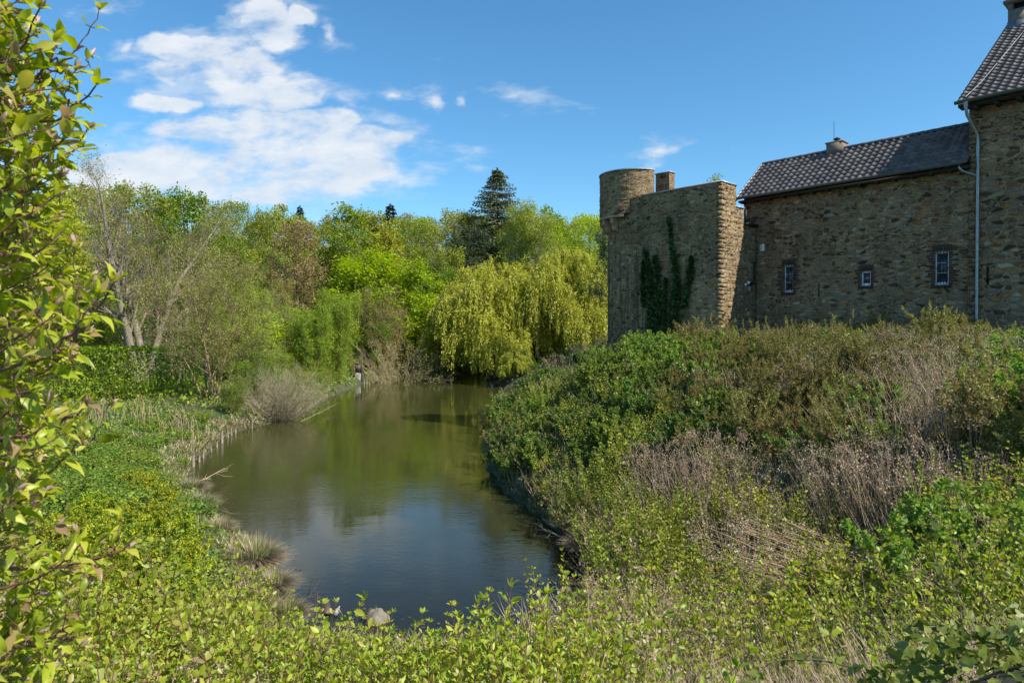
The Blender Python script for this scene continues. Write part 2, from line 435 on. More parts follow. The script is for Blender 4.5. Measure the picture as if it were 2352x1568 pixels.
L['ivy_near'] = leafmat('near_ivy_leaves', [(.09, .14, .025), (.16, .22, .04), (.25, .31, .07)], .25, .4, .35, .2)
L['alder'] = leafmat('alder_leaves', [(.30, .20, .09), (.25, .23, .05), (.27, .32, .045)], .36)
L['litter'] = leafmat('leaf_litter', [(.08, .05, .03), (.14, .09, .05), (.10, .11, .04)], .1)

# ------------------------------------------------------------------ terrain and pond
def wpt(px, py, z=0.0):
    Y = (CAMZ - z) * FP / (py - HY)
    return ((px - CX) / FP * Y, Y)
SHORE = [(690, 1500), (655, 1430), (650, 1385), (625, 1340), (600, 1290), (560, 1262), (520, 1235), (492, 1200), (455, 1165), (425, 1120), (432, 1080),
         (470, 1040), (530, 995), (560, 985), (640, 965), (720, 932), (790, 897), (850, 875), (900, 862), (960, 850), (1040, 842), (1110, 846),
         (1125, 862), (1160, 890), (1210, 900), (1200, 925), (1165, 955), (1125, 985), (1120, 1030), (1130, 1080), (1160, 1120), (1215, 1165),
         (1275, 1210), (1315, 1255), (1345, 1310), (1350, 1370), (1345, 1440), (1330, 1500)]
POND = np.array([wpt(*s) for s in SHORE])
# finer, slightly ragged outline
def refine(P, k=5, amp=.10):
    out = []; n = len(P); r = np.random.default_rng(3)
    for i in range(n):
        p0, p1, p2, p3 = P[(i - 1) % n], P[i], P[(i + 1) % n], P[(i + 2) % n]
        for j in range(k):
            t = j / k
            q = .5 * ((2 * p1) + (-p0 + p2) * t + (2 * p0 - 5 * p1 + 4 * p2 - p3) * t * t + (-p0 + 3 * p1 - 3 * p2 + p3) * t ** 3)
            out.append(q + r.normal(size=2) * amp * min(1, q[1] / 30))
    return np.array(out)
PONDF = refine(POND)

def pond_sd(x, y):
    """signed distance to the shore, positive on land"""
    x = np.asarray(x, float).ravel(); y = np.asarray(y, float).ravel()
    A = PONDF; B = np.roll(PONDF, -1, 0)
    out = np.empty(len(x))
    for s in range(0, len(x), 20000):
        X = x[s:s + 20000, None]; Y = y[s:s + 20000, None]
        dx, dy = B[:, 0] - A[:, 0], B[:, 1] - A[:, 1]
        t = np.clip(((X - A[:, 0]) * dx + (Y - A[:, 1]) * dy) / (dx * dx + dy * dy), 0, 1)
        d = np.sqrt(((X - A[:, 0] - t * dx) ** 2 + (Y - A[:, 1] - t * dy) ** 2).min(1))
        c = ((A[:, 1] > Y) != (B[:, 1] > Y)) & (X < dx * (Y - A[:, 1]) / np.where(dy == 0, 1e-9, dy) + A[:, 0])
        out[s:s + 20000] = np.where(c.sum(1) % 2 == 1, -d, d)
    return out
CTRL = np.array([  # x, y, bank height, bank width
    (8, 30, 4.5, 7), (6, 40, 4.3, 8), (12, 24, 4.5, 8), (20, 30, 4.6, 8), (16, 16, 4.5, 11), (9, 14, 4.1, 8), (6, 8, 3.2, 9), (3, 3, 2.8, 9), (0, 0, 2.5, 9), (0, 6, 2.1, 7), (6, 2, 3.2, 9),
    (-3, 2, 2.7, 8), (-6, 6, 2.5, 7), (-10, 12, 2.0, 4.5), (-10, 20, 1.3, 3.5), (-18, 30, 1.3, 4), (-16, 40, 1.1, 3), (-26, 45, 1.5, 3), (-22, 60, 1.2, 3),
    (-14, 85, 1.2, 3), (-2, 135, 1.6, 4), (20, 120, 2.2, 5), (8, 62, 3.0, 9), (14, 85, 2.4, 8), (20, 55, 4.0, 8), (-30, 100, 2.0, 4)], float)
def vnoise(x, y, s, seed=0):
    r = np.random.default_rng(seed); ph = r.uniform(0, 6.28, 12); a = r.uniform(0, 6.28, 6)
    v = 0
    for i in range(6):
        k = s * (1 + .55 * i)
        v = v + np.sin((x * math.cos(a[i]) + y * math.sin(a[i])) * k + ph[i]) / (1 + .4 * i)
    return v / 3
def terrain(x, y):
    shp = np.shape(x); x = np.asarray(x, float).ravel(); y = np.asarray(y, float).ravel()
    d = pond_sd(x, y)
    w = 1 / ((x[:, None] - CTRL[:, 0]) ** 2 + (y[:, None] - CTRL[:, 1]) ** 2 + 4) ** 1.6
    w /= w.sum(1)[:, None]
    H = w @ CTRL[:, 2]; Wd = w @ CTRL[:, 3]
    t = np.clip(d / Wd, 0, 1)
    nearw = np.exp(-((x / 5.5) ** 2) - ((y - 8) / 6.5) ** 2)
    land = .22 * np.clip(d / .25, 0, 1) + (H - .22) * ((1 - (1 - t) ** 1.7) * (1 - nearw) + nearw * t ** 1.5)
    land += vnoise(x, y, .9, 1) * .10 * np.clip(d, 0, 1)
    far = np.clip((y - 95) / 260, 0, 1.5)
    land += 20 * far * np.clip(d / 10, 0, 1) * np.clip(1 - (x - 40) / 200, .3, 1)
    land += np.clip((-x - 35) / 60, 0, 1) * 4 * np.clip((y - 20) / 40, 0, 1)
    bed = -np.clip(-d * .45, 0, 1.3)
    return np.where(d > 0, land, bed).reshape(shp)

def axis(lo, hi, step, far, g=1.22):
    a = list(np.arange(lo, hi + 1e-6, step)); s = step
    while a[-1] < far: s *= g; a.append(a[-1] + s)
    s = step
    while a[0] > -far: s *= g; a.insert(0, a[0] - s)
    return np.array(a)
gx = axis(-22, 24, .4, 1800); gy = axis(-3, 62, .45, 2400)
GX, GY = np.meshgrid(gx, gy)
GZ = terrain(GX, GY)
nx, ny = len(gx), len(gy)
ii = np.arange(nx - 1)[None] + np.arange(ny - 1)[:, None] * nx
gF = np.stack([ii, ii + 1, ii + 1 + nx, ii + nx], -1).reshape(-1, 4)
g = G().add(np.stack([GX, GY, GZ], -1).reshape(-1, 3), gF)
m, nt, out = newmat('soil_and_moss')
tcn = nt.nodes.new('ShaderNodeTexCoord')
c = ramp(nt, noise(nt, tcn.outputs['Object'], .8, 8, .7).outputs[0], [(.3, (.045, .035, .022)), (.5, (.06, .06, .025)), (.62, (.055, .085, .025)), (.75, (.08, .065, .04))])
p = nn(nt, 'ShaderNodeBsdfPrincipled', i_Roughness=.95); nt.links.new(c, p.inputs['Base Color'])
b = nt.nodes.new('ShaderNodeBump'); b.inputs['Strength'].default_value = .8; b.inputs['Distance'].default_value = .06
nt.links.new(noise(nt, tcn.outputs['Object'], 9, 6, .7).outputs[0], b.inputs['Height']); nt.links.new(b.outputs[0], p.inputs['Normal'])
nt.links.new(p.outputs[0], out.inputs[0])
tag(g.build('ground', m, None, True), kind='structure')

# water: murky, clearer over the shallow near end
m, nt, out = newmat('pond_water')
tcn = nt.nodes.new('ShaderNodeTexCoord')
p = nn(nt, 'ShaderNodeBsdfPrincipled', i_Roughness=.035, i_IOR=1.333)
sepx = nt.nodes.new('ShaderNodeSeparateXYZ'); nt.links.new(tcn.outputs['Object'], sepx.inputs[0])
nearf = nt.nodes.new('ShaderNodeMapRange'); nearf.inputs[1].default_value = 11; nearf.inputs[2].default_value = 34
nt.links.new(sepx.outputs[1], nearf.inputs[0])
cl = mixc(nt, nearf.outputs[0], (.020, .021, .014), (.040, .042, .011))
silt = noise(nt, tcn.outputs['Object'], 1.1, 5, .6)
cl = mixc(nt, .5, cl, ramp(nt, silt.outputs[0], [(.35, (.8, .8, .8)), (.65, (1.15, 1.12, 1.1))]), 'MULTIPLY')
nt.links.new(cl, p.inputs['Base Color'])
wv = noise(nt, mapping(nt, tcn.outputs['Object'], (1.1, 1.8, 1)), 3.6, 4, .55)
wv2 = noise(nt, mapping(nt, tcn.outputs['Object'], (1, 2.0, 1)), .42, 2, .5)
patch = ramp(nt, noise(nt, tcn.outputs['Object'], .11, 2, .5).outputs[0], [(.38, (.15, .15, .15)), (.62, (1, 1, 1))])
hgt = mth(nt, 'ADD', mth(nt, 'MULTIPLY', mth(nt, 'MULTIPLY', wv.outputs[0], patch), .007), mth(nt, 'MULTIPLY', wv2.outputs[0], .005))
b = nt.nodes.new('ShaderNodeBump'); b.inputs['Strength'].default_value = 1.0; b.inputs['Distance'].default_value = 1.0
nt.links.new(hgt, b.inputs['Height']); nt.links.new(b.outputs[0], p.inputs['Normal'])
tr = nt.nodes.new('ShaderNodeBsdfTransparent'); tr.inputs[0].default_value = (.50, .50, .40, 1)
clearf = nt.nodes.new('ShaderNodeMapRange'); clearf.inputs[1].default_value = 11.5; clearf.inputs[2].default_value = 17
clearf.inputs[3].default_value = .38; clearf.inputs[4].default_value = 0
nt.links.new(sepx.outputs[1], clearf.inputs[0])
mx = nt.nodes.new('ShaderNodeMixShader'); nt.links.new(clearf.outputs[0], mx.inputs[0])
nt.links.new(p.outputs[0], mx.inputs[1]); nt.links.new(tr.outputs[0], mx.inputs[2]); nt.links.new(mx.outputs[0], out.inputs[0])
c0 = PONDF.mean(0)
ext = c0 + (PONDF - c0) * 1.04
# sheet slightly larger than the shore so that the bank cuts it
xs = np.linspace(ext[:, 0].min() - 1, ext[:, 0].max() + 1, 60); ys = np.linspace(ext[:, 1].min() - 1, ext[:, 1].max() + 1, 90)
WX, WY = np.meshgrid(xs, ys); sd = pond_sd(WX, WY).reshape(WX.shape)
keep = sd < 3.0
ii = (np.arange(59)[None] + np.arange(89)[:, None] * 60)
kk = keep[:-1, :-1] | keep[1:, :-1] | keep[:-1, 1:] | keep[1:, 1:]
F = np.stack([ii, ii + 1, ii + 61, ii + 60], -1)[kk]
g = G().add(np.stack([WX, WY, np.zeros_like(WX)], -1).reshape(-1, 3), F)
tag(g.build('water', m), kind='structure')

# ------------------------------------------------------------------ castle frame: x along the wall to the right, y into the building
EU = np.array((.673, -.740)); EIN = np.array((.740, .673)); C0 = np.array((12.1, 34.06))
BROT = math.atan2(EU[1], EU[0])
def wallpt(px, py, yl=0.0):
    """local (u, z) on the plane y = yl seen at a pixel"""
    k = (px - CX) / FP; b0 = C0 + EIN * yl
    u = (k * b0[1] - b0[0]) / (EU[0] - k * EU[1])
    Y = b0[1] + EU[1] * u
    return u, CAMZ + (HY - py) / FP * Y
def castle(name, label, cat):
    return empty(name, (C0[0], C0[1], 0), BROT, label, cat)

def wall_holes(g, u0, u1, z0, z1, holes, y=0.0, depth=.30, back=None):
    us = sorted({u0, u1, *[h[0] for h in holes], *[h[1] for h in holes]}); zs = sorted({z0, z1, *[h[2] for h in holes], *[h[3] for h in holes]})
    for a, b_ in zip(us, us[1:]):
        for c_, d_ in zip(zs, zs[1:]):
            mu, mz = (a + b_) / 2, (c_ + d_) / 2
            if any(h[0] < mu < h[1] and h[2] < mz < h[3] for h in holes): continue
            g.quad((a, y, c_), (b_, y, c_), (b_, y, d_), (a, y, d_))
    for h in holes:
        a, b_, c_, d_ = h; yb = y + depth
        g.quad((a, y, c_), (a, y, d_), (a, yb, d_), (a, yb, c_)); g.quad((b_, y, d_), (b_, y, c_), (b_, yb, c_), (b_, yb, d_))
        g.quad((a, y, d_), (b_, y, d_), (b_, yb, d_), (a, yb, d_)); g.quad((b_, y, c_), (a, y, c_), (a, yb, c_), (b_, yb, c_))

def tiled_roof(g, u0, u1, eave, ridge, pu=.30, pv=.34, seed=1, sheared=None):
    """eave, ridge = (y, z); real pan tiles: a wave across each row, rows overlapping as steps"""
    r = np.random.default_rng(seed)
    e = np.array(eave); q = np.array(ridge); Lr = np.linalg.norm(q - e); t = (q - e) / Lr; nrm = np.array((-t[1], t[0]))
    rows = int(Lr / pv); n = int((u1 - u0) / pu); K = 6
    prof = np.array([.0, .052, .074, .052, .012, .0, .0])   # roll then flat pan
    xs_ = np.array([0, .16, .30, .44, .58, .8, 1.0])
    for i in range(rows):
        s0, s1 = i * Lr / rows - .02, (i + 1) * Lr / rows + .03
        for j in range(n):
            ua = u0 + j * (u1 - u0) / n; w = (u1 - u0) / n
            jz = r.normal() * .004; jl = r.normal() * .006
            xx = ua + xs_ * w
            lo = e[None] + t[None] * (s0 + jl) + nrm[None] * (prof[:, None] + .058 + jz)
            lo0 = e[None] + t[None] * (s0 + jl) + nrm[None] * (prof[:, None] + .002 + jz)
            hi = e[None] + t[None] * s1 + nrm[None] * (prof[:, None] * .9 + .0)
            V = np.vstack([np.column_stack([xx, lo0]), np.column_stack([xx, lo]), np.column_stack([xx, hi])])
            k = np.arange(K)
            F = np.concatenate([np.stack([k, k + 1, k + 8, k + 7], 1), np.stack([k + 7, k + 8, k + 15, k + 14], 1)])
            g.add(V, F)
def ridge_tiles(g, u0, u1, y, z, r_=.13, ln=.42, rot=None):
    n = int((u1 - u0) / ln)
    for j in range(n):
        a = u0 + j * ln; th = np.linspace(-.2, math.pi + .2, 8)
        P0 = np.column_stack([np.full(8, a), y + np.cos(th) * r_, z + np.sin(th) * r_ * .8]); P1 = np.column_stack([np.full(8, a + ln + .04), y + np.cos(th) * (r_ + .02), z + np.sin(th) * (r_ + .02) * .8])
        k = np.arange(7); g.add(np.vstack([P0, P1]), np.stack([k, k + 8, k + 9, k + 1], 1))
        g.add(np.vstack([P1, P1 * [1, 1, 1] - [0, 0, .03]]), np.stack([k, k + 8, k + 9, k + 1], 1))
def half_gutter(g, u0, u1, y, z, r_=.085, drop=0.0):
    th = np.linspace(math.pi, 2 * math.pi, 9)
    for (ua, ub) in ((u0, u1),):
        for rr in (r_, r_ - .012):
            P0 = np.column_stack([np.full(9, ua), y + np.cos(th) * rr, z + np.sin(th) * rr]); P1 = P0.copy(); P1[:, 0] = ub; P1[:, 2] -= drop
            k = np.arange(8); g.add(np.vstack([P0, P1]), np.stack([k, k + 9, k + 10, k + 1], 1))
        g.add(np.vstack([np.column_stack([np.full(9, ua), y + np.cos(th) * r_, z + np.sin(th) * r_]), [(ua, y, z)]]), [(i, i + 1, 9) for i in range(8)])
    g.tube([(u0, y - r_, z), (u1, y - r_, z - drop)], .014, 5)

# ---- lower wing
UL0, UL1 = 0.0, 9.15
ZE, ZR = 12.27, 14.40         # eave and ridge heights
YE, YR = -.45, 2.20
wing = castle('castle_wing', 'long low rubble stone wing with dark tiled roof, gutter and three barred windows', 'building')
WIN = []
for (xa, ya, xb, yb, kind) in ((1801, 609, 1820, 671, 'bars'), (1978, 623, 1998, 656, 'small'), (2147, 578, 2177, 654, 'wide')):
    ua, za = wallpt(xa, yb); ub, zb = wallpt(xb, ya)
    _, zt = wallpt(xa, ya); zb = (zb + zt) / 2
    WIN.append((ua - .02, ub + .02, za, zb, kind))
su, sz0 = wallpt(1880, 682); _, sz1 = wallpt(1880, 650)
g = G()
holes = [w[:4] for w in WIN] + [(su - .035, su + .035, sz0, sz1)]
wall_holes(g, UL0 - .6, UL1, 2.5, ZE - .02, holes, 0, .26)
g.quad((su - .035, .26, sz0), (su + .035, .26, sz0), (su + .035, .26, sz1), (su - .035, .26, sz1))
# left gable wall of the wing, above the tower's lower stages
g.quad((-.6, 0, 2.5), (-.6, 0, ZE), (-.6, 4.9, ZE), (-.6, 4.9, 2.5))
g.add([(-.6, 0, ZE - .02), (-.6, 4.9, ZE - .02), (-.6, YR, ZR - .15)], [(0, 2, 1)])
g.quad((-.6, 4.9, 2.5), (-.6, 4.9, ZE), (UL1, 4.9, ZE), (UL1, 4.9, 2.5))
g.build('wall', M['stone'], wing)
g = G(); tiled_roof(g, -.74, UL1, (YE, ZE - .05), (YR, ZR - .03), .295, .335, 4); tiled_roof(g, -.74, UL1, (2 * YR - YE, ZE - .05), (YR, ZR - .03), .295, .6, 5)
ridge_tiles(g, -.74, UL1, YR, ZR - .02)
# underlay so that no light passes between tiles
g.quad((-.74, YE + .02, ZE - .07), (UL1, YE + .02, ZE - .07), (UL1, YR, ZR - .06), (-.74, YR, ZR - .06))
roof = g.build('roof', M['tiles'], wing, True)
g = G(); g.box(-.80, -.735, YE, YE + .05, ZE - .14, ZE + .03)
for s0, s1 in ((0, 1),):
    a = np.array((YE - .02, ZE - .02)); b_ = np.array((YR, ZR + .09))
    g.add([(-.79, a[0], a[1] - .10), (-.79, b_[0], b_[1] - .10), (-.79, b_[0], b_[1] + .0), (-.79, a[0], a[1] + .06),
           (-.72, a[0], a[1] - .10), (-.72, b_[0], b_[1] - .10), (-.72, b_[0], b_[1] + .0), (-.72, a[0], a[1] + .06)],
          [(0, 3, 2, 1), (4, 5, 6, 7), (3, 7, 6, 2), (0, 1, 5, 4)])
g.build('verge_board', M['cap'], roof)
g = G(); g.box(-.70, UL1 - .02, YE + .06, 0, ZE - .24, ZE - .15)
for i in range(14): g.box(-.6 + i * .7, -.5 + i * .7, YE + .05, -.003, ZE - .30, ZE - .243)
g.build('eaves_board', M['timber'], wing)
g = G(); half_gutter(g, -.8, UL1 - .12, YE - .07, ZE - .03, .085)
for i in range(13): g.tube([(-.6 + i * .75, YE - .155, ZE - .03), (-.6 + i * .75, YE - .07, ZE - .125), (-.6 + i * .75, YE + .02, ZE - .05)], .012, 4)
g.build('gutter', M['gutter'], wing)
# chimney on the ridge with cowl
cu0, _ = wallpt(1902, 330, YR); cu1, _ = wallpt(1938, 330, YR)
g = G(); g.box(cu0, cu1, YR - .34, YR + .34, ZR - .35, ZR + .28); g.box(cu0 - .04, cu1 + .04, YR - .38, YR + .38, ZR + .282, ZR + .34)
ch = g.build('chimney', M['concrete'], roof)
g = G(); cm = (cu0 + cu1) / 2
g.tube([(cm, YR, ZR + .34), (cm, YR, ZR + .50)], .10, 12); g.tube([(cm, YR, ZR + .50), (cm, YR, ZR + .54), (cm, YR, ZR + .60)], [.17, .15, .03], 12)
g.build('cowl', M['iron'], ch, True)
au, az = wallpt(1913, 330, YR - .2)
g = G(); g.tube([(au, YR - .2, ZR - .1), (au, YR - .2, ZR + 1.35)], .011, 4)
g.build('aerial', M['iron'], roof)

def brick_surround(g, w, rnd):
    ua, ub, za, zb = w[:4]; wd = ub - ua
    n = int((zb - za) / .105) + 2
    for i in range(n):
        z = za + i * .105
        for sgn in (-1, 1):
            ln = rnd.choice((.20, .30, .34)) if i % 2 else rnd.choice((.12, .16, .24))
            x0 = (ua - ln) if sgn < 0 else ub + .004; x1 = ua - .004 if sgn < 0 else ub + ln
            if z + .07 < zb + .10: g.box(x0, x1, -.012 - rnd.uniform(0, .012), .05, z, z + .072)
    k = max(5, int((wd + .16) / .085))
    for i in range(k):
        t = (i + .5) / k - .5; x = (ua + ub) / 2 + t * (wd + .16); ht = .25; bow = .05 * (1 - 4 * t * t)
        fan = t * .10
        hw = (wd + .16) / k * .40
        V = [(x - hw + (fan if zz else 0), yy, zb + .012 + bow * .5 + zz * ht) for zz in (0, 1) for yy in (-.022, .05)] + \
            [(x + hw + (fan if zz else 0), yy, zb + .012 + bow * .5 + zz * ht) for zz in (0, 1) for yy in (-.022, .05)]
        g.add(V, [(0, 4, 6, 2), (0, 1, 5, 4), (2, 6, 7, 3), (0, 2, 3, 1), (4, 5, 7, 6)])
wn = ['narrow window with three dark bars', 'small square window without bars', 'widest window with four dark bars']
for wi, w in enumerate(WIN):
    ua, ub, za, zb, kind = w
    rnd = random.Random(wi)
    yb = .09
    g = G(); fw = .055; zf = za + .01
    g.box(ua + .003, ua + fw, yb, yb + .06, zf, zb - .003); g.box(ub - fw, ub - .003, yb, yb + .06, zf, zb - .003)
    g.box(ua + fw + .001, ub - fw - .001, yb, yb + .06, zf, zf + .085); g.box(ua + fw + .001, ub - fw - .001, yb, yb + .06, zb - .07, zb - .003)
    if kind != 'small':
        for k in (1, 2):
            z = zf + .06 + (zb - zf - .1) * k / 3; g.box(ua + fw + .001, ub - fw - .001, yb + .008, yb + .045, z - .011, z + .011)
    g.box(ua - .0, ub + .0, -.015, yb - .002, za - .012, za + .006)
    win = g.build('window', M['white_frame'], wing); win['label'] = wn[wi]
    g = G(); g.box(ua + .01, ub - .01, yb + .03, yb + .04, za + .02, zb - .02); g.build('pane', M['glass'], win)
    g = G(); brick_surround(g, w, rnd); g.build('brick_surround', M['brick'], win)
    g = G()
    nb_ = max(4, int((ub - ua + .24) / .12))
    for i in range(nb_):
        x0 = ua - .12 + (ub - ua + .24) * i / nb_; g.box(x0 + .004, x0 + (ub - ua + .24) / nb_ - .004, -.07, .02, za - .135, za - .014)
    g.build('sill', M['brick'], win)
    if kind != 'small':
        g = G(); nb_ = 3 if kind == 'bars' else 4
        for i in range(nb_):
            x = ua + (ub - ua) * (i + .75) / (nb_ + .5); g.tube([(x, .03, za + .01), (x, .03, zb - .01)], .012, 5)
        g.tube([(ua, .03, (za + zb) / 2), (ub, .03, (za + zb) / 2)], .012, 5)
        g.build('grille', M['iron'], win)
# iron wall anchors
def s_anchor(px, py, parent, y, hgt=.55, hook=False):
    u, z = wallpt(px, py)
    t = np.linspace(-1, 1, 15)
    if hook:
        th = np.linspace(2.9, -.1, 9); pts = np.column_stack([u + np.cos(th) * .13, np.full(9, y - .03), z + np.sin(th) * .13])
    else:
        pts = np.column_stack([u + .11 * np.sin(t * math.pi * .95) * (abs(t) > .0), np.full(15, y - .03), z + t * hgt / 2 - .05 * np.sign(t) * (abs(t) > .85)])
    g = G(); g.tube(pts, .015, 6); return g.build('wall_anchor', M['iron'], parent)
s_anchor(2087, 510, wing, 0, .42); s_anchor(1770, 542, wing, 0, hook=True)
# vent
u0, z0 = wallpt(1744, 578); u1, z1 = wallpt(1755, 561)
g = G(); g.box(u0, u1, -.02, .0, z0, z1)
for i in range(6): g.box(u0 + .01, u1 - .01, -.035, -.021, z0 + .02 + i * (z1 - z0 - .03) / 6, z0 + .045 + i * (z1 - z0 - .03) / 6)
g.build('vent_grille', M['white_frame'], wing)
# conduit at the inner corner
g = G(); g.tube([(.10, -.04, 4.2), (.10, -.04, 10.4)], .014, 5); g.build('conduit', M['iron'], wing)

# ---- tall house
UT0, UT1 = 9.15, 24.0
ZTE, YTE = 14.62, -.65
YTR = 8.0; ZTR = ZTE + (YTR - YTE) * math.tan(R(34.5))
tall = castle('tall_house', 'tall rubble stone house at right edge with steep tiled roof and chimney', 'building')
su2, sz2 = wallpt(2268, 655); _, sz3 = wallpt(2268, 612)
g = G(); wall_holes(g, UT0, UT1, 2.5, ZTE + .1, [(su2 - .05, su2 + .05, sz2, sz3)], -.03, .2)
g.quad((su2 - .05, .17, sz2), (su2 + .05, .17, sz2), (su2 + .05, .17, sz3), (su2 - .05, .17, sz3))
g.quad((UT0, -.03, 2.5), (UT0, -.03, ZTE + .1), (UT0, 17, ZTE + .1), (UT0, 17, 2.5))
g.add([(UT0, -.03, ZTE + .1), (UT0, 16.7, ZTE + .1), (UT0, YTR, ZTR - .1)], [(0, 2, 1)])
g.quad((UT0, 17, 2.5), (UT0, 17, ZTE), (UT1, 17, ZTE), (UT1, 17, 2.5))
# quoins down the left corner
r_ = random.Random(5); z = 4.0
while z < ZTE:
    h = r_.uniform(.16, .34); g.box(UT0 - .03, UT0 + r_.uniform(.18, .45), -.05 - r_.uniform(0, .02), .04, z, z + h - .03); z += h
g.build('wall', M['stone_tall'], tall)
g = G(); tiled_roof(g, UT0 - .32, UT0 + 6.5, (YTE, ZTE - .04), (YTR, ZTR), .30, .36, 8)
g.quad((UT0 - .3, YTE + .02, ZTE - .08), (UT1, YTE + .02, ZTE - .08), (UT1, YTR, ZTR - .03), (UT0 - .3, YTR, ZTR - .03))
g.quad((UT0 - .3, 2 * YTR - YTE, ZTE - .08), (UT1, 2 * YTR - YTE, ZTE - .08), (UT1, YTR, ZTR - .03), (UT0 - .3, YTR, ZTR - .03))
ridge_tiles(g, UT0 - .32, UT0 + 6.5, YTR, ZTR)
troof = g.build('roof', M['tiles'], tall, True)
g = G(); g.box(UT0 - .28, UT1, YTE + .06, -.03, ZTE - .22, ZTE - .10)
for i in range(10): g.box(UT0 + .2 + i * .7, UT0 + .34 + i * .7, YTE + .10, -.033, ZTE - .36, ZTE - .225)
g.build('eaves_board', M['timber'], tall)
g = G(); half_gutter(g, UT0 - .36, UT1, YTE - .08, ZTE - .03, .10); g.build('gutter', M['gutter'], tall)
# downpipe with swan neck, taking the wing's gutter too
up, _ = wallpt(2243, 500, -.12)
g = G()
g.tube([(UT0 + .02, YTE - .08, ZTE - .10), (UT0 + .03, YTE - .08, ZTE - .38)], [.10, .055], 10)
g.tube([(UT0 + .03, YTE - .08, ZTE - .36), (UT0 + .06, YTE - .04, ZTE - .60), (up - .03, -.20, ZTE - 1.25), (up, -.13, ZTE - 1.5), (up, -.13, ZTE - 1.9)], .058, 10)
g.tube([(up, -.13, ZTE - 1.8), (up, -.13, 5.3)], .062, 10)
for z in (12.75, 11.3, 9.3, 7.2): g.tube([(up, -.13, z), (up, -.13, z + .06)], .074, 10)
for z in (12.5, 10.2, 8.0, 6.2): g.box(up - .02, up + .02, -.12, -.02, z, z + .03)
g.tube([(up, -.13, 5.32), (up, -.13, 4.2)], .085, 10)
g.build('downpipe', M['zinc'], tall, True)
g = G(); g.tube([(UL1 - .24, YE - .07, ZE - .11), (UL1 - .24, YE - .07, ZE - .22), (UL1 - .16, YE + .0, ZE - .36), (up - .12, -.16, ZE - .52), (up - .02, -.13, ZE - .56)], .05, 9)
g.build('gutter_branch', M['zinc'], wing, True)
# chimney straddling the verge, high on the slope
ym = 7.0; zm = ZTE + (ym - YTE) * math.tan(R(34.5))
g = G(); cu = UT0 - .18
CW, CT = .85, 1.0
g.box(cu, cu + CW, ym - .42, ym + .42, zm - .6, zm + CT - .45)
for (a, b_, c_, d_) in ((cu, cu + .19, ym - .42, ym - .24), (cu + CW - .19, cu + CW, ym - .42, ym - .24), (cu, cu + .19, ym + .24, ym + .42), (cu + CW - .19, cu + CW, ym + .24, ym + .42)):
    g.box(a, b_, c_, d_, zm + CT - .449, zm + CT - .12)
ch = g.build('chimney', M['concrete'], troof)
g = G(); g.box(cu - .16, cu + CW + .16, ym - .58, ym + .58, zm + CT - .118, zm + CT); g.box(cu - .08, cu + CW + .08, ym - .50, ym + .50, zm + CT + .002, zm + CT + .05); g.build('chimney_cap', M['concrete'], ch)
g = G(); g.box(cu + .2, cu + CW - .2, ym - .2, ym + .2, zm + CT - .445, zm + CT - .125); g.build('flue', M['dark'], ch)
g = G(); g.box(cu - .02, cu + CW + .02, ym - .46, ym + .44, zm - .62, zm - .0); g.build('flashing', M['zinc'], ch)
def onroof(u, y): return (u, y, ZTE + (y - YTE) * math.tan(R(34.5)) + .10)
g = G(); g.tube([onroof(UT0 + .75, 6.4), onroof(UT0 + .55, 4.2), onroof(UT0 + .35, 2.0), onroof(UT0 + .2, .5), onroof(UT0 + .05, -.2), onroof(UT0 - .02, -.6)], .016, 4)
g.build('lightning_conductor', M['wire'], troof)
s_anchor(2287, 465, tall, -.03, .55)

# ---- round tower with bartizan
tower = castle('round_tower', 'stone corner tower with corbelled round turret, flat parapet wall and climbing ivy', 'tower')
TC = (-6.22, -1.87); RB, RT = 1.27, 1.72
ZP = 12.56; ZT = 14.05
F0 = -3.19            # flat face
g = G()
def grid_patch(g, fn, a0, a1, na, z0, z1, nzz, amp=.03, seed=0):
    r = np.random.default_rng(seed); A = np.linspace(a0, a1, na); Z = np.linspace(z0, z1, nzz)
    V = np.array([fn(a, z, r.normal() * amp if (0 < i < na - 1) else 0) for z in Z for i, a in enumerate(A)])
    k = np.arange(na - 1)[None] + np.arange(nzz - 1)[:, None] * na
    g.add(V, np.stack([k, k + 1, k + 1 + na, k + na], -1).reshape(-1, 4))
# flat face (facing the pond side), flank (facing right) and round corner, lightly uneven
grid_patch(g, lambda a, z, j: (a, F0 + j, z), TC[0], 0.0, 60, 2.5, ZP, 90, .010, 1)
def flank(a, z, j):
    return (0.0 + j * 1.6, a, z)
grid_patch(g, flank, F0, F0 + 1.37, 15, 2.5, ZP, 90, .022, 2)
grid_patch(g, flank, F0 + 1.37, F0 + 2.08, 8, 2.5, 11.55, 80, .022, 3)
grid_patch(g, flank, F0 + 2.08, 0.0, 10, 2.5, 10.75, 76, .022, 4)
grid_patch(g, lambda a, z, j: (TC[0] + math.cos(a) * (RB + j), TC[1] + math.sin(a) * (RB + j), z), -math.pi, -math.pi / 2, 26, 2.5, ZP - .4, 90, .010, 5)
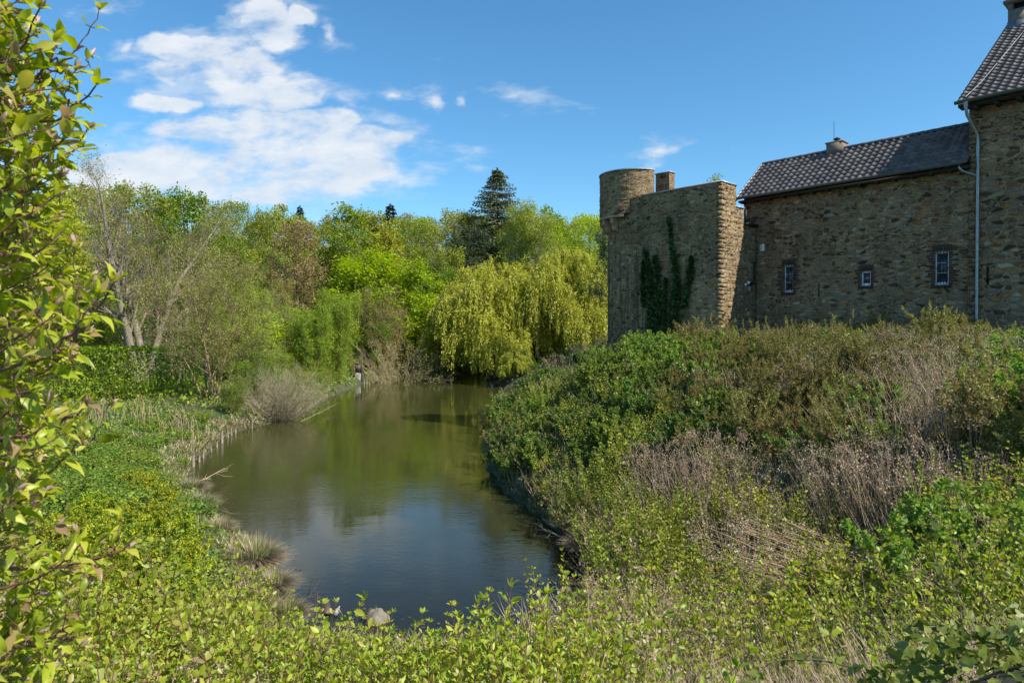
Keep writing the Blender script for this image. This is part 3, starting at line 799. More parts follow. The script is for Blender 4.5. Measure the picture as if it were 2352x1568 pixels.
# plinth and hidden sides
xl = TC[0] - RB
g.quad((xl, 4, 2.5), (xl, TC[1], 2.5), (xl, TC[1], ZP - .4), (xl, 4, ZP - .4)); g.quad((xl, 4, 2.5), (0, 4, 2.5), (0, 4, 10.7), (xl, 4, 10.7))
g.quad((TC[0], F0 + 1.37, ZP), (0, F0 + 1.37, ZP), (0, F0 + 1.37, 10), (TC[0], F0 + 1.37, 10))
g.quad((xl, TC[1], 10.74), (0, TC[1], 10.74), (0, 4, 10.74), (xl, 4, 10.74))
th = np.linspace(-math.pi, -math.pi / 2, 20)
P0 = np.column_stack([TC[0] + np.cos(th) * (RB + .14), TC[1] + np.sin(th) * (RB + .14)]); 
for z0_, z1_, rr in ((2.5, 4.85, .14), (2.5, 4.55, .22)):
    P0 = np.column_stack([TC[0] + np.cos(th) * (RB + rr), TC[1] + np.sin(th) * (RB + rr)]); P1 = np.column_stack([TC[0] + np.cos(th) * (RB), TC[1] + np.sin(th) * (RB)])
    k = np.arange(19)
    g.add(np.vstack([np.column_stack([P0, np.full(20, z0_)]), np.column_stack([P0, np.full(20, z1_)]), np.column_stack([P1, np.full(20, z1_ + .12)])]),
          np.concatenate([np.stack([k, k + 1, k + 21, k + 20], 1), np.stack([k + 20, k + 21, k + 41, k + 40], 1)]))
# projecting stones on the flank corner
r_ = random.Random(9); z = 4.3
while z < ZP - .1:
    h = r_.uniform(.14, .30); dpt = r_.uniform(.25, .55)
    g.box(-.25, .022 + r_.uniform(0, .03), F0 - r_.uniform(.008, .014), F0 + dpt, z, z + h - .035); z += h
g.build('wall', M['stone_tower'], tower)
# loose relief stones on the flank, so that the low sun picks them out
g = G(); r_ = random.Random(12)
z = 4.4
while z < ZP - .12:
    h = r_.choice((.09, .13, .18, .26)) * r_.uniform(.85, 1.15); y = F0 + r_.uniform(.02, .5)
    while y < -.2:
        w_ = r_.uniform(.18, .48); top = ZP if y + w_ < F0 + 1.37 else (11.5 if y + w_ < F0 + 2.08 else 10.7)
        if z + h < top and y + w_ < -.02:
            d = r_.uniform(.004, .038); e = r_.uniform(.02, .045)
            V = [(-.05, y, z), (-.05, y + w_ - .03, z), (-.05, y + w_ - .03, z + h - .03), (-.05, y, z + h - .03),
                 (d, y + e, z + e * r_.uniform(.4, 1.2)), (d * r_.uniform(.6, 1), y + w_ - .03 - e, z + e), (d, y + w_ - .03 - e, z + h - .03 - e), (d * r_.uniform(.6, 1), y + e, z + h - .03 - e * r_.uniform(.4, 1.2))]
            g.add(V, [(4, 5, 6, 7), (0, 1, 5, 4), (1, 2, 6, 5), (2, 3, 7, 6), (3, 0, 4, 7)])
        y += w_
    z += h
g.build('facing_stones', M['stone_tower'], tower)
# turret ring
def local_angle_of_px(px, rad):
    best = None
    for a in np.linspace(-math.pi, 0.5, 400):
        lx, ly = TC[0] + math.cos(a) * rad, TC[1] + math.sin(a) * rad
        wx = C0 + EU * lx + EIN * ly; p_ = CX + FP * wx[0] / wx[1]
        dd = abs(p_ - px)
        if a > -1.6 and (best is None or dd < best[0]): best = (dd, a)
    return best[1]
AR = local_angle_of_px(1502, RT)
def ring(g, a0, a1, r0, r1, z0, z1, na=30, nz_=18, amp=.014, seed=0, flare=0):
    grid_patch(g, lambda a, z, j: (TC[0] + math.cos(a) * (r1 + j), TC[1] + math.sin(a) * (r1 + j), z), a0, a1, na, z0, z1, nz_, amp, seed)
    grid_patch(g, lambda a, z, j: (TC[0] + math.cos(a) * r0, TC[1] + math.sin(a) * r0, z), a0, a1, na, z0, z1, 2, 0, seed)
    for a in (a0, a1):
        c_, s_ = math.cos(a), math.sin(a); g.quad(*[(TC[0] + c_ * r, TC[1] + s_ * r, z) for r, z in ((r0, z0), (r1, z0), (r1, z1), (r0, z1))])
    for z in (z0, z1):
        A = np.linspace(a0, a1, na); V = np.vstack([np.column_stack([TC[0] + np.cos(A) * r, TC[1] + np.sin(A) * r, np.full(na, z)]) for r in (r0, r1)])
        k = np.arange(na - 1); g.add(V, np.stack([k, k + 1, k + 1 + na, k + na], 1))
ZC = 11.72
g = G(); ring(g, -math.pi - .9, AR, RT - .42, RT, ZP - .05, ZT, 46, 22, .016, 6)
ring(g, -math.pi - .9, -math.pi / 2 + .60, RB - .3, RT, ZC, ZP - .051, 40, 14, .016, 7)
turret = g.build('turret', M['stone_tower'], tower)
g = G(); ring(g, -math.pi - .9, AR + .01, RT - .46, RT + .05, ZT + .002, ZT + .05, 46, 2, 0); g.build('turret_cap', M['cap'], turret)
g = G(); ring(g, -math.pi - .5, -math.pi / 2 + .42, RB - .2, RT + .03, ZC - .11, ZC - .002, 34, 2, 0)
turret_slab = g.build('corbel_slab', M['corbel'], turret)
for a in np.arange(-math.pi - .1, -math.pi / 2 + .42, .42):
    g = G(); c_, s_ = math.cos(a), math.sin(a); t_ = np.array((-s_, c_)) * .11; cc_ = np.array(TC)
    prof = [(RB - .1, 0), (RT - .01, 0), (RT - .0, -.22), (RT - .06, -.34), (RT - .16, -.35), (RT - .15, -.52), (RT - .24, -.66), (RB - .1, -.72)]
    V = [];
    for sg in (-1, 1):
        for r, z in prof: q = cc_ + np.array((c_, s_)) * r + t_ * sg; V.append((q[0], q[1], ZC - .112 + z))
    n = len(prof); g.add(V, [(i, (i + 1) % n, (i + 1) % n + n, i + n) for i in range(n)]); g.add(V, [tuple(range(n))]); g.add(V, [tuple(range(2 * n - 1, n - 1, -1))])
    g.build('corbel', M['corbel'], turret)
# merlon
u0, _ = wallpt(1505, 430, -1.5); u1, _ = wallpt(1536, 430, -1.5)
g = G(); grid_patch(g, lambda a, z, j: (a, -1.5 + j, z), u0, u1, 8, 12.4, 13.98, 14, .015, 8); grid_patch(g, lambda a, z, j: (u1 + j, a, z), -1.5, -1.0, 4, 12.4, 13.98, 14, .015, 9)
grid_patch(g, lambda a, z, j: (u0 + .0, a, z), -1.5, -.2, 4, 12.4, 13.98, 14, 0, 9)
g.quad((u0, -1.0, 12.4), (u1, -1.0, 12.4), (u1, -1.0, 13.98), (u0, -1.0, 13.98))
mer = g.build('merlon', M['stone_tower'], tower)
g = G(); g.box(u0 - .04, u1 + .04, -1.55, -.95, 13.982, 14.03); g.build('merlon_cap', M['cap'], mer)
# parapet caps
g = G(); xr, _ = wallpt(1472, 447, F0); g.box(xr, .05, F0 - .05, F0 + 1.42, ZP + .002, ZP + .06)
g.box(-.3, .05, F0 + 1.425, F0 + 2.12, 11.552, 11.60); g.build('parapet_cap', M['cap'], tower)
g = G(); g.box(-.2, .22, F0 + 2.1, -.02, 10.752, 10.86); g.box(.0, .12, F0 + 2.1, F0 + 2.2, 10.87, 11.5); g.build('lead_hopper', M['iron'], tower)
# lamp and boxes in the corner
lamp = castle('wall_lamp', 'small grey lamp and junction boxes fixed in the dark inner corner by the tower', 'lamp')
def onflank(px, py):   # point on flank x=0.. at pixel
    k = (px - CX) / FP; yl = (k * C0[1] - C0[0]) / (EIN[0] - k * EIN[1]); Y = C0[1] + EIN[1] * yl
    return yl, CAMZ + (HY - py) / FP * Y
y_, z_ = onflank(1716, 664)
g = G(); g.box(.02, .16, y_ - .10, y_ + .10, z_ - .16, z_ + .12); g.build('housing', M['lampbox'], lamp)
g = G(); g.box(.02, .30, y_ + .12, y_ + .40, z_ + .22, z_ + .32); g.tube([(.10, y_ + .5, z_ + .3), (.10, y_ + .5, z_ + 1.4)], .035, 6); g.build('bracket', M['iron'], lamp)
g = G(); a = np.linspace(0, math.pi, 7); g.tube(np.column_stack([.12 + 0 * a, y_ - .12 + 0 * a, z_ + .30 - .08 * np.cos(a)]), .07 * np.sin(a) + .004, 8)
g.tube(np.column_stack([.12 + 0 * a, y_ - .38 + 0 * a, z_ + .20 - .06 * np.cos(a)]), .05 * np.sin(a) + .004, 8); g.build('globe', M['white_frame'], lamp, True)

# climbing ivy on the flat face
ivy = castle('climbing_ivy', 'dark green ivy climbing the flat face of the stone tower in two columns', 'ivy')
IV = [([(1500, 765), (1495, 640), (1484, 572)], 16), ([(1508, 765), (1515, 700), (1512, 620), (1506, 588)], 11), ([(1558, 765), (1560, 660), (1552, 600), (1545, 560), (1539, 500)], 12),
      ([(1545, 765), (1548, 700), (1556, 640)], 14), ([(1588, 640), (1592, 590)], 5), ([(1575, 700), (1585, 640), (1590, 588)], 6), ([(1480, 700), (1478, 640), (1480, 600)], 5), ([(1530, 765), (1528, 700), (1532, 640)], 6)]
P = []; D = []; gs = G(); r = np.random.default_rng(4)
for path, wpx in IV:
    pts = np.array([wallpt(px, py, F0) for px, py in path]); 
    seg = np.linspace(0, len(pts) - 1, 200)
    c_ = np.column_stack([np.interp(seg, range(len(pts)), pts[:, 0]), np.interp(seg, range(len(pts)), pts[:, 1])])
    n = int(wpx * 95)
    i_ = (r.random(n) ** 1.15 * 199).astype(int); wid = wpx / 44 * (1 - .72 * (i_ / 199)) * .5 * (.35 + .75 * np.abs(np.sin(i_ * .13 + wpx)) * np.abs(np.sin(i_ * .31 + wpx * 2)) + .2)
    uu = c_[i_, 0] + r.normal(size=n) * wid; zz = c_[i_, 1] + r.normal(size=n) * .05
    P.append(np.column_stack([uu, F0 - r.uniform(.02, .16, n), zz])); D.append(np.column_stack([r.normal(size=n) * .6, -r.uniform(.2, .9, n), -r.uniform(.2, 1, n)]))
    gs.tube(np.column_stack([c_[::20, 0], np.full(10, F0 - .02), c_[::20, 1]]), .018, 4)
for k in range(26):   # bare runners on the rounded corner
    u = r.uniform(-7.1, -4.2) if k < 20 else r.uniform(-4, -1.5); zt = r.uniform(7.5, 10.3); pts = []
    for j in range(9):
        z = 4.3 + (zt - 4.3) * j / 8; u += r.normal() * .04
        yy = F0 - .02 if u > TC[0] else TC[1] - math.sqrt(max(0, (RB + .02) ** 2 - (u - TC[0]) ** 2))
        pts.append((u, yy, z))
    gs.tube(pts, .011, 3)
g = G(); leaves(g, np.vstack(P), np.vstack(D), r.uniform(.09, .16, sum(map(len, P))), LEAF_B, .1, r)
g.build('foliage', L['ivy'], ivy); gs.build('stems', M['bark'], ivy)

# ------------------------------------------------------------------ tree growth
class Tr:
    def __init__(s, seed): s.S = []; s.tips = []; s.r = random.Random(seed); s.np = np.random.default_rng(seed)
    def grow(s, p, d, L, r, lv, P):
        R_ = s.r; n = P['nseg'][lv]; st = L / n; d = d.normalized(); end_r = P['taper'][lv]
        wander = P['wander'][lv]; trop = P['trop'][lv]; mx = P['levels']; acc = R_.random() * .9; az = R_.random() * 6.28
        for i in range(n):
            d = (d + Vector((R_.gauss(0, wander), R_.gauss(0, wander), R_.gauss(0, wander) + trop))).normalized()
            q = p + d * st; ra = r * (1 - (1 - end_r) * i / n); rb = r * (1 - (1 - end_r) * (i + 1) / n)
            s.S.append((*p, *q, ra, rb)); 
            t = (i + .5) / n
            if lv < mx and t >= P['start'][lv]:
                acc += P['kids'][lv] / (n * (1 - P['start'][lv]))
                while acc >= 1:
                    acc -= 1; az += 2.4 + R_.uniform(-.4, .4)
                    f = R_.random(); b = p.lerp(q, f); tt = (i + f) / n
                    a = P['ang'][lv] * R_.uniform(.75, 1.2) * (P['angenv'](tt) if lv == 0 and 'angenv' in P else 1)
                    ax = d.orthogonal().normalized(); ay = d.cross(ax)
                    cd = d * math.cos(a) + (ax * math.cos(az) + ay * math.sin(az)) * math.sin(a)
                    env = P['env'](tt) if lv == 0 else (1 - .55 * tt)
                    cl = P['len'][lv + 1] * env * R_.uniform(.7, 1.15)
                    rr = max(.004, (ra * P['rr'][lv]) * (.5 + .5 * env if lv == 0 else 1))
                    s.grow(b, cd, cl, rr, lv + 1, P)
            p = q
            if lv == mx and i >= n // 3: s.tips.append((*q, *d))
        if lv < mx: s.tips.append((*p, *d))
    def scale_mesh(s): return np.array([t[:3] for t in s.tips]), np.array([t[3:] for t in s.tips])

def tree_meshes(name, T, nl, spread, lsize, tmpl=LEAF_Q, up=.45, sides=(6, 4, 3), wid=1.0, ldir=.7, thin=0.0, drop=None):
    S = np.array(T.S); g = G(); big = S[:, 6] > .07; mid = (S[:, 6] > .02) & ~big
    segs_tubes(g, S[big], sides[0]); segs_tubes(g, S[mid], sides[1])
    small = S[(~big) & (~mid) & (S[:, 6] > thin)]
    segs_tubes(g, small, sides[2])
    tm = g.mesh(name + '_wood', True)
    P, D = T.scale_mesh(); r = T.np
    k = r.poisson(nl, len(P)); P = np.repeat(P, k, 0); D = np.repeat(D, k, 0)
    if drop: keep = r.random(len(P)) > drop(P); P, D = P[keep], D[keep]
    P = P + r.normal(size=P.shape) * spread
    D = D * (1 - ldir) + rdir(len(P), r) * ldir
    D[:, 2] *= .6
    g = G(); leaves(g, P, D, lsize * r.uniform(.65, 1.3, len(P)), tmpl, up, r, wid)
    cm = g.mesh(name + '_crown')
    H = max(P[:, 2].max(), S[:, 5].max())
    return tm, cm, H

def dome(lo=.35, pk=.45):      # branch length along the trunk, fullest at pk
    return lambda t: max(.18, (1 - ((t - pk) / (1.04 - pk)) ** 2) ** .6 if t > pk else lo + (1 - lo) * max(0, t / pk) ** .7)
def cone(t): return max(.03, (1.0 - t) ** .72)
PB = dict(levels=3, nseg=(12, 6, 4, 3), taper=(.12, .25, .3, .3), wander=(.05, .12, .16, .2), trop=(.03, .045, .03, .0),
          start=(.18, .2, .15, 0), kids=(30, 8, 5), ang=(1.0, .8, .8), len=(20, 6.2, 2.3, .9), rr=(.42, .5, .5), env=dome())
def P_(**k): d = dict(PB); d.update(k); return d
PROTO = {}
def mk(key, seed, P, r0=.28, **kw):
    T = Tr(seed); h = P['len'][0]
    for (x, y, dx, dy, f) in kw.pop('stems', [(0, 0, 0, 0, 1)]):
        T.grow(Vector((x, y, -.4)), Vector((dx, dy, 1)), h * f, r0 * f, 0, P)
    PROTO[key] = tree_meshes(key, T, **kw)
for i in range(3):   # broad round-crowned tree in fresh leaf, dense
    mk('broad%d' % i, 20 + i, P_(kids=(30, 7, 6), len=(17, 7.0, 2.3, .9), ang=(1.05, .85, .8)), nl=3.6, spread=.22, lsize=.38)
for i in range(4):   # airy tree with half-open leaves
    mk('airy%d' % i, 40 + i, P_(kids=(26, 7, 6), len=(19, 6.2, 2.2, .9), start=(.22, .2, .1, 0), env=dome(.5, .5), ang=(.85, .75, .8)), nl=3.0, spread=.22, lsize=.28)
mk('beech', 60, P_(kids=(40, 9, 6), len=(15, 7.4, 2.6, 1.0), trop=(.02, .0, -.01, -.02), start=(.10, .15, .1, 0), env=dome(.6, .35)), nl=3.6, spread=.22, lsize=.36, up=.75)
mk('narrow', 61, P_(kids=(34, 7, 5), len=(18, 3.9, 1.7, .9), ang=(.75, .8, .8), env=dome(.5, .3)), nl=2.6, spread=.25, lsize=.30)
mk('bush', 62, P_(kids=(14, 7, 5), nseg=(7, 4, 3, 3), len=(6.5, 2.4, 1.2, .6), start=(.06, .1, .1, 0), ang=(.7, .7, .8), env=dome(.8, .3), wander=(.09, .12, .16, .2)), r0=.07,
   stems=[(.3 * math.cos(a), .3 * math.sin(a), .45 * math.cos(a), .45 * math.sin(a), random.uniform(.75, 1)) for a in np.arange(0, 6.2, .78)], nl=2.2, spread=.12, lsize=.17)
mk('finebush', 63, P_(kids=(13, 7, 5), nseg=(8, 4, 3, 3), len=(9.5, 2.6, 1.3, .6), start=(.04, .1, .1, 0), ang=(.5, .6, .7), env=dome(.9, .3), wander=(.05, .1, .16, .2)), r0=.07,
   stems=[(.5 * math.cos(a), .5 * math.sin(a), .34 * math.cos(a) * random.uniform(.4, 1), .34 * math.sin(a) * random.uniform(.4, 1), random.uniform(.7, 1)) for a in np.arange(0, 6.2, .48)], nl=2.6, spread=.10, lsize=.15)
mk('twiggy', 64, P_(kids=(14, 8, 6), nseg=(8, 4, 3, 3), len=(9.5, 2.8, 1.5, .8), start=(.08, .1, .1, 0), ang=(.5, .55, .6), env=dome(.8, .3), wander=(.06, .1, .14, .2)), r0=.07,
   stems=[(.4 * math.cos(a), .4 * math.sin(a), .45 * math.cos(a) * random.uniform(.4, 1), .45 * math.sin(a) * random.uniform(.4, 1), random.uniform(.7, 1)) for a in np.arange(0, 6.2, .6)], nl=.55, spread=.07, lsize=.13)
# conifers
mk('spruce', 70, P_(levels=2, nseg=(26, 7, 3), kids=(130, 20), len=(26, 8.2, 1.5), ang=(1.45, .95), start=(.10, .12, 0), trop=(.02, .035, -.02), wander=(.01, .05, .1), taper=(.05, .2, .3),
   rr=(.22, .4), env=cone, angenv=lambda t: 1.1 - .45 * t), r0=.34, nl=3.6, spread=.13, lsize=.36, wid=.45, up=.55)
def conifer(seed, H, Rb, base=.06, dz=.42):
    r = np.random.default_rng(seed); S = []; P = []; D = []
    for i in range(12): S.append((0, 0, -.4 + (H + .4) * i / 12, 0, 0, -.4 + (H + .4) * (i + 1) / 12, .34 * (1 - i / 12.2), .34 * (1 - (i + 1) / 12.2)))
    z = H * base; az = 0
    while z < H - .25:
        Lb = Rb * ((H - z) / H) ** .82
        for k in range(6 if Lb > .8 else 4):
            az += 2.4 + r.uniform(-.3, .3)
            if r.random() < .12: continue
            ln = Lb * r.uniform(.6, 1.12); q = np.array((0, 0, z + r.uniform(-.2, .2))); h = np.array((math.cos(az), math.sin(az), 0)); sdv = np.array((-h[1], h[0], 0)); n = max(4, int(ln / .35)); up_ = .22 if z > H * .7 else .02
            for j in range(n):
                t = j / n; d = h + np.array((0, 0, up_ - .30 * math.sin(t * 2.4) + .42 * t * t)); d /= np.linalg.norm(d); nq = q + d * ln / n
                S.append((*q, *nq, .035 * (1 - t) + .008, .035 * (1 - t) + .006)); q = nq
                m = 5; w = .16 + .62 * math.sin(math.pi * min(1, .25 + t * .8)) * min(1, ln / 3)
                for sg in (-1, 1):
                    for _ in range(m): f = r.random(); P.append(q + sdv * sg * w * f + h * .25 * f * r.random() + (0, 0, -.16 * f + r.normal() * .05)); D.append(sdv * sg * .8 + h * .7 + np.array((0, 0, -.25 + r.normal() * .25)))
            P.append(q); D.append(d)
        z += dz * (.75 + .5 * (z / H < .7)) * r.uniform(.7, 1.2)
    for _ in range(20): P.append(np.array((0, 0, H - r.random() * .8))); D.append(r.normal(size=3) * .5 + (0, 0, .9))
    g = G(); segs_tubes(g, S, 5); tm = g.mesh('conifer_wood', True); g = G(); leaves(g, P, D, r.uniform(.26, .46, len(P)), LEAF_L, .6, r, 1.7)
    return tm, g.mesh('conifer_crown'), H + .3
PROTO['spruce'] = conifer(5, 30, 11.5)
PROTO['spruce1'] = conifer(6, 22, 5.4)
mk('pine', 71, P_(levels=3, kids=(30, 9, 6), len=(18, 4.2, 1.8, .7), start=(.35, .3, .2, 0), env=dome(.6, .5), ang=(1.15, .8, .8)), nl=4.0, spread=.16, lsize=.34, wid=.4, up=.2)
# birch
mk('birch', 72, P_(kids=(44, 9, 6), len=(18, 3.4, 1.7, 1.0), nseg=(16, 6, 5, 4), ang=(.62, .6, .7), trop=(.02, .0, -.08, -.25), start=(.30, .15, .1, 0), env=dome(.7, .4), wander=(.035, .08, .12, .1)),
   r0=.30, stems=[(0, 0, -.03, 0, 1), (.9, .2, .03, 0, .9)], nl=1.7, spread=.14, lsize=.17)
print('protos', {k: (len(v[0].polygons), len(v[1].polygons), round(v[2], 1)) for k, v in PROTO.items()})

def px_to(px, Y): return (px - CX) / FP * Y
def put_tree(name, key, px, top, Y, mat, bark='bark', label=None, cat='tree', group=None, wid=1.0, rz=None, z=None, base_py=None):
    tm, cm, H = PROTO[key]; X = px_to(px, Y); gz = float(terrain([X], [Y])[0]) if z is None else z
    hgt = CAMZ + (HY - top) / FP * Y - gz; s = hgt / H
    o = empty(name, (X, Y, gz), random.uniform(0, 6.28) if rz is None else rz, label, cat, group)
    o.scale = (s * wid, s * wid, s)
    for nm, me, mt in (('trunk', tm, M[bark]), ('crown', cm, L[mat])):
        if not me.materials: me.materials.append(mt)
        c_ = link(nm, me, o); c_.material_slots[0].link = 'OBJECT'; c_.material_slots[0].material = mt
    return o

# ---- individually recognisable trees
put_tree('spruce_tree', 'spruce', 1142, 383, 118, 'spruce', 'bark', 'tallest dark conifer with pointed top rising above the wood', wid=1.3)
put_tree('pine_tree', 'pine', 1092, 520, 112, 'pine', 'bark', 'dark pine with bushy needles just left below the tall spruce', wid=1.15)
put_tree('pine_tree', 'pine', 1140, 545, 114, 'pine', 'bark', 'dark pine directly below the tall spruce', wid=1.0)
put_tree('birch_tree', 'birch', 1222, 456, 85, 'yellow', 'bark_birch', 'white stemmed birch rising behind the weeping willow', wid=1.25)
put_tree('beech_tree', 'beech', 918, 560, 89, 'lime', 'bark', 'bright lime green broad tree in the middle of the far bank', wid=1.25)
put_tree('larch_tree', 'airy0', 690, 505, 88, 'brown', 'bark', 'reddish brown tree with budding twigs left of centre', wid=.9)
put_tree('oak_tree', 'airy1', 1352, 478, 98, 'lime', 'bark', 'yellow green oak between birch and stone tower', wid=1.15)
put_tree('oak_tree', 'broad1', 1255, 470, 112, 'green', 'bark', 'fresh green crown just behind the birch top', wid=.7)
put_tree('ash_tree', 'narrow', 790, 462, 108, 'green', 'bark', 'tall narrow green tree with dark trunk left of the lime tree', wid=1.3)
put_tree('poplar_tree', 'broad0', 430, 432, 84, 'green', 'bark', 'tall bright green tree behind the bare grey trees', wid=.75)
put_tree('maple_tree', 'beech', 520, 510, 74, 'green', 'bark', 'bright green tree with sloping right edge behind the alder', wid=.85)
put_tree('maple_tree', 'beech', 590, 640, 66, 'lime', 'bark', 'lower bright green tree right behind the alder', wid=.8)
put_tree('green_bush', 'finebush', 718, 690, 61, 'green', 'bark_olive', 'dense green bush at the water left of the sluice post', 'bush', wid=.85)
put_tree('green_bush', 'finebush', 772, 655, 70, 'green', 'bark_olive', 'taller loose green bush behind the sluice post', 'bush', wid=.62)
put_tree('twiggy_bush', 'twiggy', 888, 645, 83, 'mixed', 'bark_olive', 'brownish half bare bush overhanging the water right of the sluice post', 'bush', wid=.8)
put_tree('grey_willow_bush', 'bush', 1000, 712, 108, 'greygreen', 'bark_olive', 'grey green round bush at the far end of the pond', 'bush', wid=1.15)
put_tree('fir_tree', 'pine', 1402, 448, 66, 'pine', 'bark', 'dark conifer peeping out left of the stone turret', wid=.62)
put_tree('dark_fir', 'spruce1', 690, 470, 190, 'pine', 'bark', 'small dark conifer tip on the skyline left of centre')
put_tree('dark_fir', 'spruce1', 897, 466, 195, 'pine', 'bark', 'small dark conifer tip on the skyline above the lime tree', wid=1.3)
put_tree('dark_fir', 'spruce1', 1290, 508, 190, 'pine', 'bark', 'small dark conifer tip on the skyline right of the birch')
put_tree('roof_tree', 'narrow', 1647, 398, 75, 'olive', 'bark', 'thin tree top showing over the tower parapet', wid=.6)

# ---- the wood beyond the pond and on the left, tree by tree
FOREST = [
 # px, top, Y, proto, leaf colour, width
 (150, 405, 80, 'broad0', 'olive', .9), (205, 412, 90, 'airy1', 'yellow', .9), (250, 425, 95, 'broad1', 'olive', .9), (300, 420, 100, 'airy2', 'yellow', .9), (350, 430, 92, 'broad2', 'olive', .8),
 (395, 440, 104, 'airy0', 'olive', .9), (475, 455, 112, 'airy3', 'mixed', .9), (540, 450, 125, 'airy1', 'olive', .9), (590, 480, 122, 'airy0', 'olive', .9), (640, 472, 130, 'broad1', 'olive', .8),
 (720, 500, 135, 'airy2', 'mixed', .9), (760, 508, 140, 'airy3', 'olive', .9), (850, 480, 118, 'broad0', 'olive', .85), (885, 500, 112, 'broad2', 'yellow', .8), (930, 490, 140, 'airy1', 'olive', .95),
 (975, 500, 128, 'airy0', 'olive', .9), (1020, 480, 122, 'airy2', 'olive', .9), (1060, 482, 132, 'airy3', 'mixed', .9), (1085, 480, 118, 'airy1', 'olive', .7), (1180, 500, 128, 'broad1', 'olive', .8),
 (1215, 480, 128, 'airy1', 'yellow', .8), (1300, 520, 122, 'broad2', 'green', .85), (1385, 500, 118, 'airy3', 'yellow', .9), (1330, 505, 140, 'airy0', 'olive', .9), (1440, 510, 130, 'broad0', 'olive', .9),
 (1500, 500, 120, 'airy1', 'yellow', .9), (1570, 520, 130, 'broad1', 'green', .9),
 # second rank, lower and nearer
 (230, 520, 66, 'broad1', 'yellow', .8), (160, 500, 60, 'broad2', 'yellow', .8), (205, 640, 57, 'beech', 'green', .8), (270, 600, 72, 'broad2', 'green', .9), (330, 560, 78, 'airy1', 'yellow', .9), (385, 520, 84, 'airy0', 'olive', .9),
 (450, 560, 64, 'airy2', 'olive', .9), (500, 590, 82, 'airy3', 'olive', .9), (560, 560, 92, 'broad1', 'olive', .85), (620, 560, 98, 'airy1', 'olive', .9), (650, 640, 80, 'airy3', 'mixed', .85),
 (735, 600, 92, 'airy2', 'mixed', .9), (745, 560, 108, 'broad0', 'olive', .8), (830, 560, 105, 'airy0', 'olive', .8), (985, 560, 110, 'airy1', 'olive', .9), (1030, 560, 106, 'airy3', 'olive', .8), (1045, 610, 100, 'broad2', 'green', .8),
 (1010, 640, 96, 'narrow', 'lime', 1.2), (960, 600, 104, 'broad0', 'green', .8), (1290, 590, 104, 'airy0', 'yellow', .9), (1380, 590, 86, 'broad1', 'lime', .8), (1180, 590, 106, 'airy2', 'olive', .9), (1240, 560, 108, 'airy3', 'yellow', .8),
 (850, 660, 92, 'bush', 'green', 1.1), (930, 700, 94, 'bush', 'lime', 1.2), (970, 740, 96, 'bush', 'green', 1.2), (1040, 730, 100, 'bush', 'olive', 1.2), (820, 700, 84, 'bush', 'green', 1.0), (1075, 745, 112, 'bush', 'green', 1.2), (700, 690, 78, 'bush', 'green', 1.2),
 (1100, 650, 100, 'airy1', 'olive', .9), (640, 700, 66, 'bush', 'green', 1.1), (560, 700, 60, 'bush', 'lime', 1.2), (360, 640, 66, 'airy3', 'olive', .8),
 (100, 430, 70, 'broad0', 'yellow', .8), (60, 450, 62, 'broad2', 'green', .8), (10, 440, 70, 'broad1', 'olive', .8), (-60, 430, 70, 'airy0', 'olive', .9), (-130, 430, 66, 'broad0', 'green', .9), (40, 600, 52, 'broad1', 'green', .7),
]
NAMES = {'olive': 'olive green', 'mixed': 'brownish half leafed', 'yellow': 'yellow green', 'green': 'fresh green', 'lime': 'bright lime green'}
r_ = random.Random(77)
for k in range(26):    # skyline rank far behind, on the rising ground
    FOREST.append((440 + k * 43 + r_.uniform(-14, 14), 492 + r_.uniform(-6, 16), r_.uniform(160, 200), r_.choice(('airy0', 'airy1', 'airy2', 'airy3', 'broad1')), r_.choice(('olive', 'olive', 'mixed', 'yellow')), .95))
for k in range(16):    # middle rank fill
    FOREST.append((470 + k * 58 + r_.uniform(-14, 14), 545 + r_.uniform(-15, 20), r_.uniform(135, 152), r_.choice(('airy0', 'airy1', 'airy2', 'broad2')), r_.choice(('olive', 'olive', 'mixed', 'green')), 1.0))
for (px, top, Y, key, mat, w) in FOREST:
    bush = key == 'bush'; side = 'left wood' if px < 480 else 'wood beyond the pond'
    far = Y > 132
    kind = 'bush' if bush else 'tree'
    shape = {'b': 'round crowned', 'a': 'airy', 'n': 'narrow'}[key[0]] if not bush else 'low'
    lab = '%s %s %s in the %s%s' % (shape, NAMES[mat], kind, 'back rank of the ' if far else '', side)
    put_tree('undergrowth_bush' if bush else 'forest_tree', key, px, top, Y, mat, r_.choice(('bark', 'bark_grey', 'bark')) if not bush else 'bark_olive', lab, kind, lab.replace('in the', 'of the'), w)

# ---- bare lichen-covered trees
def custom(name, key, X, Y, mat, bark, label, cat='tree', s=1.0):
    tm, cm, H = PROTO[key]; o = empty(name, (X, Y, float(terrain([X], [Y])[0])), 0, label, cat); o.scale = (s, s, s)
    for nm, me, mt in (('trunk', tm, M[bark]), ('crown', cm, L[mat])):
        me.materials.append(mt); link(nm, me, o)
    return o
BP = P_(kids=(18, 8, 6), nseg=(14, 7, 5, 4), len=(16, 4.6, 2.2, 1.1), ang=(.55, .6, .7), trop=(.05, .05, .03, .02), start=(.18, .25, .1, 0), env=dome(.7, .3), wander=(.07, .10, .14, .2), taper=(.10, .25, .3, .4), rr=(.42, .5, .5))
mk('bare', 80, BP, r0=.36, stems=[(0, 0, -.10, 0, 1.0), (.15, .1, .03, 0, 1.0), (.35, 0, .28, .1, .93), (-.1, 0, -.26, .1, .82)], nl=.45, spread=.06, lsize=.13)
X_ = px_to(318, 55)
custom('bare_tree', 'bare', X_, 55, 'mixed', 'bark_grey', 'tall nearly bare grey tree with forked trunk behind the clipped hedge', s=1.05)
